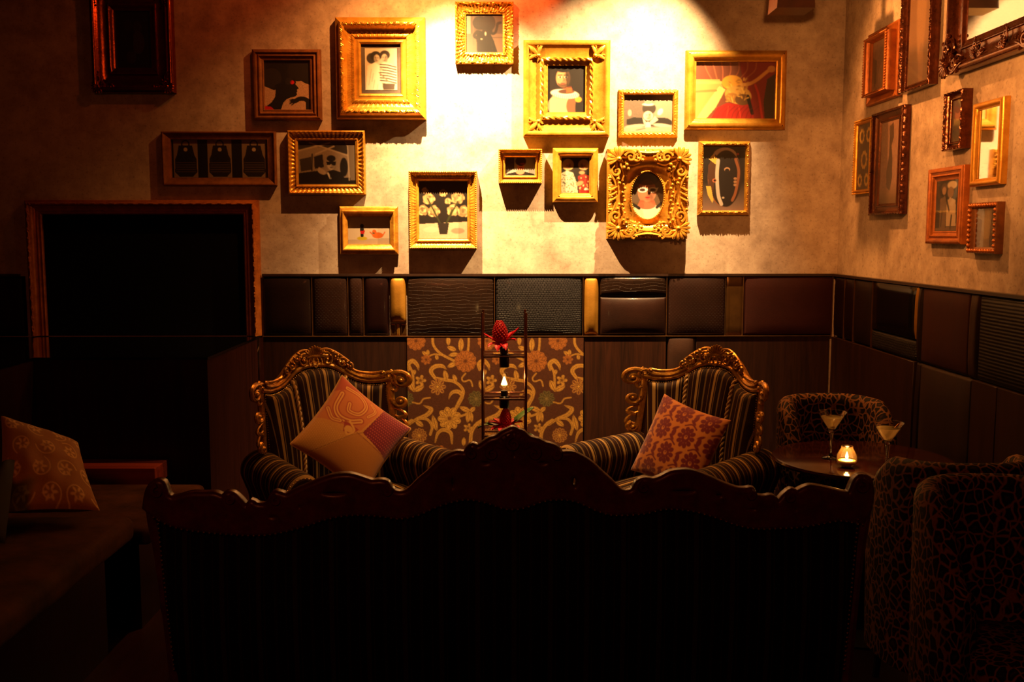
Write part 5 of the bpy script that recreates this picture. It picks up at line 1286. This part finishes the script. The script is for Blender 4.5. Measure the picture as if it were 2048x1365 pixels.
for sg in (1, -1):
    P = np.stack([-1.86 + U * .13, 3.42 + .02 * np.sin(7 * U) + sg * .06 * (1 - U ** 2) ** .4 * (1 - V ** 2) ** .4 + .05 * V, .715 + V * .135 + .012 * np.sin(9 * U)], -1)
    mb.grid(P[::sg])
tag(mb.build('dark_cushion', DK, angle=None), 'small crumpled dark cushion in front of the pale gold cushion', 'cushion')

# ------------------------------------------------------------------ leopard tub chairs
def tub_chair(loc, rz, label):
    t = empty('tub_chair', loc, rz, label, 'chair', 'leopard print tub chairs')
    ph = np.linspace(-128, 128, 61); a = np.radians(ph)
    def plan(r):
        r = r - .052
        x = np.sign(np.sin(a)) * np.abs(np.sin(a)) ** .72 * r; y = np.sign(np.cos(a)) * np.abs(np.cos(a)) ** .8 * r
        return x, y
    hs = np.clip((np.abs(ph) - 80) / 48, 0, 1); h = .90 - .012 * (ph / 90) ** 2 - .24 * hs ** 2 * (3 - 2 * hs)
    sec = [(.298, .16), (.302, .34), (.306, .55), (.308, 'h-.05'), (.300, 'h-.02'), (.285, 'h-.004'), (.268, 'h'), (.250, 'h-.006'), (.236, 'h-.025'), (.230, 'h-.06'), (.226, .55), (.224, .34), (.224, .20), (.26, .16)]
    P = []
    for r, z in sec:
        x, y = plan(r); zz = h + float(z[1:] or 0) if isinstance(z, str) else np.minimum(np.full_like(h, z), h - .06 if z > .5 else z)
        P.append(np.stack([x, y, zz], -1))
    P = np.stack(P, 1); mb = MB(); mb.grid(P[::-1], closev=True)
    mb.add(P[0], [tuple(range(len(sec)))[::-1]]); mb.add(P[-1], [tuple(range(len(sec)))]); mb.build('shell_back', LEOPARD, t, angle=60)
    mb = MB(); th = np.linspace(0, 2 * PI, 48, endpoint=False)
    rr = (np.abs(np.cos(th)) ** 3.2 + np.abs(np.sin(th)) ** 3.2) ** (-1 / 3.2)
    pr = [(0, .30), (.9, .30), (.98, .32), (1.0, .35), (1.0, .40), (.975, .43), (.92, .445), (.6, .455), (.3, .46), (0, .46)]
    P = np.stack([np.stack([np.cos(th) * rr * f * .172, -.05 + np.sin(th) * rr * f * .205, np.full(48, z)], -1) for f, z in pr], 1)
    mb.grid(P[::-1], closeu=True); mb.build('seat_cushion', LEOPARD, t, angle=None)
    for sx in (-1, 1):
        for y in (-.18, .18):
            MB().tube([(sx * .15, y * .8, .30), (sx * .165, y * .85, .02), (sx * .166, y * .85, 0.001)], [.022, .013, .013], 8).build('leg', BLACK, t)
    return t
tub_chair((1.525, 4.47, 0), .0, 'leopard print tub chair behind the round table facing it')
tub_chair((1.575, 3.43, 0), PI + .06, 'leopard print tub chair drawn up to the round table, seen from behind')
tub_chair((1.505, 2.86, 0), .0, 'leopard print tub chair back to back with the one at the table')

# ------------------------------------------------------------------ round table with drinks
TC = (1.475, 4.0); TZ = .74
tb = empty('round_table', (TC[0], TC[1], 0), 0, 'small round glossy dark table with a candle and two cocktails', 'table')
GLW = m_wood('glossy_table_wood', (40, 14, 10), (58, 22, 14), 18, .07, 'x', coat=.7)
MB().lathe([(0, TZ - .028), (.30, TZ - .028), (.352, TZ - .02), (.36, TZ - .010), (.355, TZ - .002), (.345, TZ), (0, TZ)], 64).build('table_top', GLW, tb, angle=30)
MB().lathe([(0, .02), (.035, .02), (.035, TZ - .05), (.08, TZ - .028), (0, TZ - .028)], 20).build('pedestal', BLACK, tb)
MB().lathe([(0, 0), (.19, 0), (.19, .008), (.05, .024), (0, .024)], 32).build('base', BLACK, tb)
n_ = NT('clear_glass'); n_.set(.05, col=(1, 1, 1)); n_.b.inputs['Transmission Weight'].default_value = 1; n_.b.inputs['IOR'].default_value = 1.48; GLASS = n_.m
DRINK = add_haze(m_glassy('pale_cocktail', (1, .93, .74), .05), (.98, .84, .52), .30)
OLIVE = simple('olive_green', (70, 74, 24), (104, 100, 38), 30, .3, coat=.4)
BOWL = m_glassy('bowl_glass', (1, .98, .95), .06)
def martini(px, py, label, pick):
    q = onZ(px, py, TZ)
    t = empty('martini_glass', (q[0], q[1], TZ), 0, label, 'cocktail glass', 'martini glasses on the round table')
    outer = [(0, 0), (.034, .0), (.0355, .002), (.030, .0045), (.012, .009), (.0055, .018), (.0042, .05), (.0046, .075), (.0075, .100), (.013, .118), (.0165, .123), (.030, .145), (.058, .192), (.0595, .193)]
    inner = [(.0585, .1925), (.030, .147), (.015, .1245), (.008, .1225), (0, .122)]
    MB().lathe(outer[:10] + [(0, .118)], 40).build('stem', GLASS, t, angle=None)
    MB().lathe(outer[9:] + inner, 48).build('bowl', BOWL, t, angle=None)
    MB().lathe([(0, .1235), (.008, .1238), (.0142, .1256), (.0288, .1472), (.0440, .1720), (.0440, .1725), (0, .1725)], 32).build('drink', DRINK, t, angle=50)
    mb = MB(); mb.tube([pick[0], pick[1]], .0012, 6); g = mb.build('cocktail_pick', NAIL, t)
    a, b = np.array(pick[0]), np.array(pick[1])
    for f in (.12, .30, .48)[:pick[2]]:
        c = a + (b - a) * f; m2 = MB(); m2.blob(c[0], c[1], c[2], .0095, .0095, .0115, 0, None, 10, 7); m2.build('olive', OLIVE, t)
martini(1661, 917, 'martini glass behind the tealight with an upright pick', ((0, 0, .135), (-.008, .0, .208), 2))
martini(1773, 944, 'martini glass beside the tealight with a slanting olive pick', ((-.010, 0, .135), (.040, .0, .190), 3))
q = onZ(1693, 934, TZ)
cd = empty('tealight_holder', (q[0], q[1], TZ), 0, 'round clear glass tealight holder with a burning candle', 'candle holder')
JAR = add_haze(m_glassy('jar_glass', (1, .96, .88), .02, 1.5), (1, .62, .25), .025)

MB().lathe([(0, .001), (.02, .001), (.034, .012), (.039, .030), (.037, .048), (.028, .066), (.0225, .076), (.0225, .083), (.0205, .083), (.0205, .076), (.026, .065), (.0345, .048), (.0365, .030), (.032, .014), (.019, .004), (0, .004)], 36).build('jar', JAR, cd, angle=None)
wx = simple('candle_wax', (226, 176, 96), (236, 190, 116), 20, .5)
MB().lathe([(0, .005), (.018, .005), (.030, .016), (.033, .026), (0, .026)], 28).build('wax', wx, cd)
MB().tube([(0, 0, .026), (0, 0, .034)], .0012, 6).build('wick', BLACK, cd)
MB().lathe([(0, .030), (.004, .033), (.0058, .039), (.0048, .047), (.002, .056), (0, .061)], 12).build('flame', m_glow('candle_flame', (1, .55, .14), 60), cd)
MB().lathe([(0, .0262), (.024, .0262), (.024, .0275), (0, .0275)], 24).build('melted_wax', m_glow('glowing_wax', (1, .60, .18), 5), cd)
def point(name, loc, power, col, r):
    d = bpy.data.lights.new(name, 'POINT'); d.energy = power; d.color = col; d.shadow_soft_size = r
    o = bpy.data.objects.new(name, d); COL.objects.link(o); o.location = loc; return o
point('candle_light', (q[0], q[1], TZ + .066), .75, (1, .45, .11), .01)

# ------------------------------------------------------------------ lamp stand with flowers
SX0, SX1, SF, SB = onY(965, 700, 4.0)[0], onY(1052, 700, 4.0)[0], 4.0, 4.18
scx, scy = (SX0 + SX1) / 2, (SF + SB) / 2
ct = empty('coffee_table', (scx, scy + .0, 0), 0, 'low dark wooden table behind the settee carrying the lamp stand', 'table')
MB().soft((0, 0, .43), (.20, .20, .015), .006).build('table_top', GLW, ct)
for a in (-1, 1):
    for b in (-1, 1): MB().box(a * .17 - .015, a * .17 + .015, b * .17 - .015, b * .17 + .015, 0, .415).build('leg', BLACK, ct, False)
st = empty('lamp_stand', (scx, scy, .445), 0, 'open metal rod stand with a glowing bulb between two red flowers', 'lamp')
ROD = simple('dark_copper_rod', (70, 38, 26), (104, 58, 38), 30, .3, .7)
hx, hy = (SX1 - SX0) / 2, (SB - SF) / 2
for a in (-1, 1):
    for b in (-1, 1):
        MB().tube([(a * hx, b * hy, 0), (a * hx, b * hy, 1.335 - .445), (a * hx, b * hy, 1.339 - .445)], [.0052, .0052, .003], 8).build('rod', ROD, st)
for z in (1.160, .985, .817):
    z -= .445
    for b in (-1, 1): MB().tube([(-hx, b * hy, z), (hx, b * hy, z)], .0042, 6).build('rail', ROD, st)
    for a in (-1, 1): MB().tube([(a * hx, -hy, z), (a * hx, hy, z)], .0042, 6).build('rail', ROD, st)
    MB().tube([(-hx, 0, z - .003), (hx, 0, z - .003)], .004, 6).build('cross_bar', ROD, st)
bxo = .0
for z0, z1 in ((1.105, 1.186), (.935, 1.008)):
    z0 -= .445; z1 -= .445
    MB().lathe([(0, z0), (.018, z0), (.0205, z0 + .004), (.0205, z1 - .026), (.015, z1 - .022), (.015, z1), (0, z1)], 20).build('holder', simple('black_bakelite', (16, 11, 9), (22, 15, 12), 10, .3) if 'black_bakelite' not in MATS else MATS['black_bakelite'], st)
bz0 = 1.008 - .445
BGL = m_glassy('bulb_glass', (1, .97, .9))
bulb = MB().lathe([(.010, bz0 - .004), (.012, bz0 + .010), (.022, bz0 + .026), (.0265, bz0 + .045), (.024, bz0 + .062), (.014, bz0 + .075), (0, bz0 + .079)], 24).build('bulb', BGL, st, angle=None)
f0 = bz0 + .022
MB().lathe([(0, f0), (.0125, f0 + .001), (.0135, f0 + .005), (.010, f0 + .014), (.0065, f0 + .024), (.003, f0 + .034), (0, f0 + .036)], 14).build('filament', m_glow('flame_filament', (1, .56, .14), 9), bulb)
point('bulb_light', (scx, scy, .445 + f0 + .05), 2.6, (1, .52, .16), .012)
FRED = simple('ginger_petal', (226, 22, 52), (246, 60, 86), 20, .45); FCONE = simple('ginger_cone', (190, 14, 34), (220, 30, 48), 30, .5); FTIP = simple('bract_tip', (226, 120, 110), (240, 150, 130), 30, .5)
GREEN = simple('waxy_leaf', (44, 78, 34), (74, 112, 50), 12, .35, coat=.2); STEM = simple('green_stem', (50, 70, 30), (66, 90, 40), 20, .5)
def petal(mb, a, L, wd, lift, curl):
    tt, ss = np.meshgrid(np.linspace(0, 1, 12), np.linspace(-1, 1, 7), indexing='ij')
    r = .006 + L * tt; z = lift * tt - curl * tt ** 3 + .006 * ss ** 2
    wv = wd * np.sin(PI * np.clip(tt * .92 + .05, 0, 1)) ** .7 * ss * (1 + .1 * np.sin(9 * tt))
    x = r * math.cos(a) - wv * math.sin(a); y = r * math.sin(a) + wv * math.cos(a)
    P = np.stack([x, y, z], -1)
    mb.grid(P); mb.grid((P - np.array([0, 0, .0015]))[::-1])
def ginger(base, h, label, petals, tilt, cone, leaves=()):
    t = empty('ginger_flower', base, 0, label, 'flower', 'red ginger flowers in the lamp stand', rot=(tilt[0], tilt[1], 0))
    MB().tube([(0, 0, -.05), (0, 0, h * .4)], .006, 8).build('stem', STEM, t)
    mb = MB(); mb.lathe([(0, h * .2), (cone * .7, h * .3), (cone, h * .55), (cone * .92, h * .8), (cone * .55, h * 1.05), (0, h * 1.15)], 20)
    ti = MB()
    for k in range(120):
        z = h * (.34 + .78 * (k / 119)); f = (z / h - .2) / .95; rr = cone * math.sin(PI * min(.97, max(.12, f ** .8 * .88 + .10))) ** .6; a = k * 2.39996
        mb.blob(rr * math.cos(a), rr * math.sin(a), z, .0042, .0042, .0045, 0, None, 6, 4)
        ti.blob(rr * 1.10 * math.cos(a), rr * 1.10 * math.sin(a), z + .002, .0014, .0014, .0014, 0, None, 5, 4)
    mb.build('cone', FCONE, t, angle=None); ti.build('bract_tips', FTIP, t, kind='stuff', angle=None)
    for a, L, wd, li, cu in petals:
        mb = MB(); petal(mb, a, L, wd, li, cu); mb.build('petal', FRED, t, angle=None).location = (0, 0, h * .18)
    for a, L, wd, li, cu, zz in leaves:
        mb = MB(); petal(mb, a, L, wd, li, cu); mb.build('leaf', GREEN, t, angle=None).location = (0, 0, zz)
P1 = [(0.15, .075, .016, .055, .0), (.5, .06, .014, .05, .01), (-.4, .062, .016, .03, .02), (PI - .2, .068, .014, .045, .0), (PI + .5, .055, .016, .012, .02), (-1.2, .045, .018, .006, .03), (-1.9, .045, .018, .004, .03), (1.4, .05, .015, .03, .02), (2.2, .05, .015, .03, .02)]
ginger((scx - .012, scy, 1.186), .10, 'red ginger flower on top of the lamp stand', P1, (0, -.08), .030)
P2 = [(.1, .066, .017, .026, .012), (.6, .055, .016, .03, .01), (-.5, .060, .018, .004, .012), (PI, .066, .017, .026, .012), (PI - .6, .055, .015, .03, .01), (PI + .5, .06, .018, .0, .012), (-1.2, .055, .020, -.006, .014), (-1.9, .055, .020, -.006, .014)]
LV = [(.35, .12, .030, .10, .02, .0), (PI - .1, .11, .026, .02, .03, .01), (.0, .115, .024, -.005, .02, -.01), (PI - .5, .085, .02, .04, .02, -.005)]
q2 = onY(1011, 868, scy)
ginger((q2[0], scy, .845), .075, 'red ginger flower with green leaves low in the lamp stand', P2, (0, 0), .022, LV)

# ------------------------------------------------------------------ fitting hanging at the top
a = onY(1554, 15, 5.26); b = onY(1630, 13, 5.26)
ft = empty('ceiling_box', ((a[0] + b[0]) / 2, 5.35, a[2]), 0, 'dark brown box hanging from the ceiling near the room corner', 'ceiling box')
hw = (b[0] - a[0]) / 2; BXM = simple('dark_brown_box', (52, 26, 14), (70, 36, 20), 10, .4)
v = [(-hw, -.09, 0), (hw, -.09, 0), (hw, .09, .0), (-hw, .09, .0), (-hw * .8, -.07, .30), (hw * .9, -.07, .30), (hw * .9, .07, .30), (-hw * .8, .07, .30)]
MB().add(v, [(3, 2, 1, 0), (4, 5, 6, 7), (0, 1, 5, 4), (1, 2, 6, 5), (2, 3, 7, 6), (3, 0, 4, 7)]).build('box_body', BXM, ft, False)
MB().tube([(0, 0, .30), (0, 0, CEIL - a[2])], .015, 8).build('hanger', BLACK, ft)
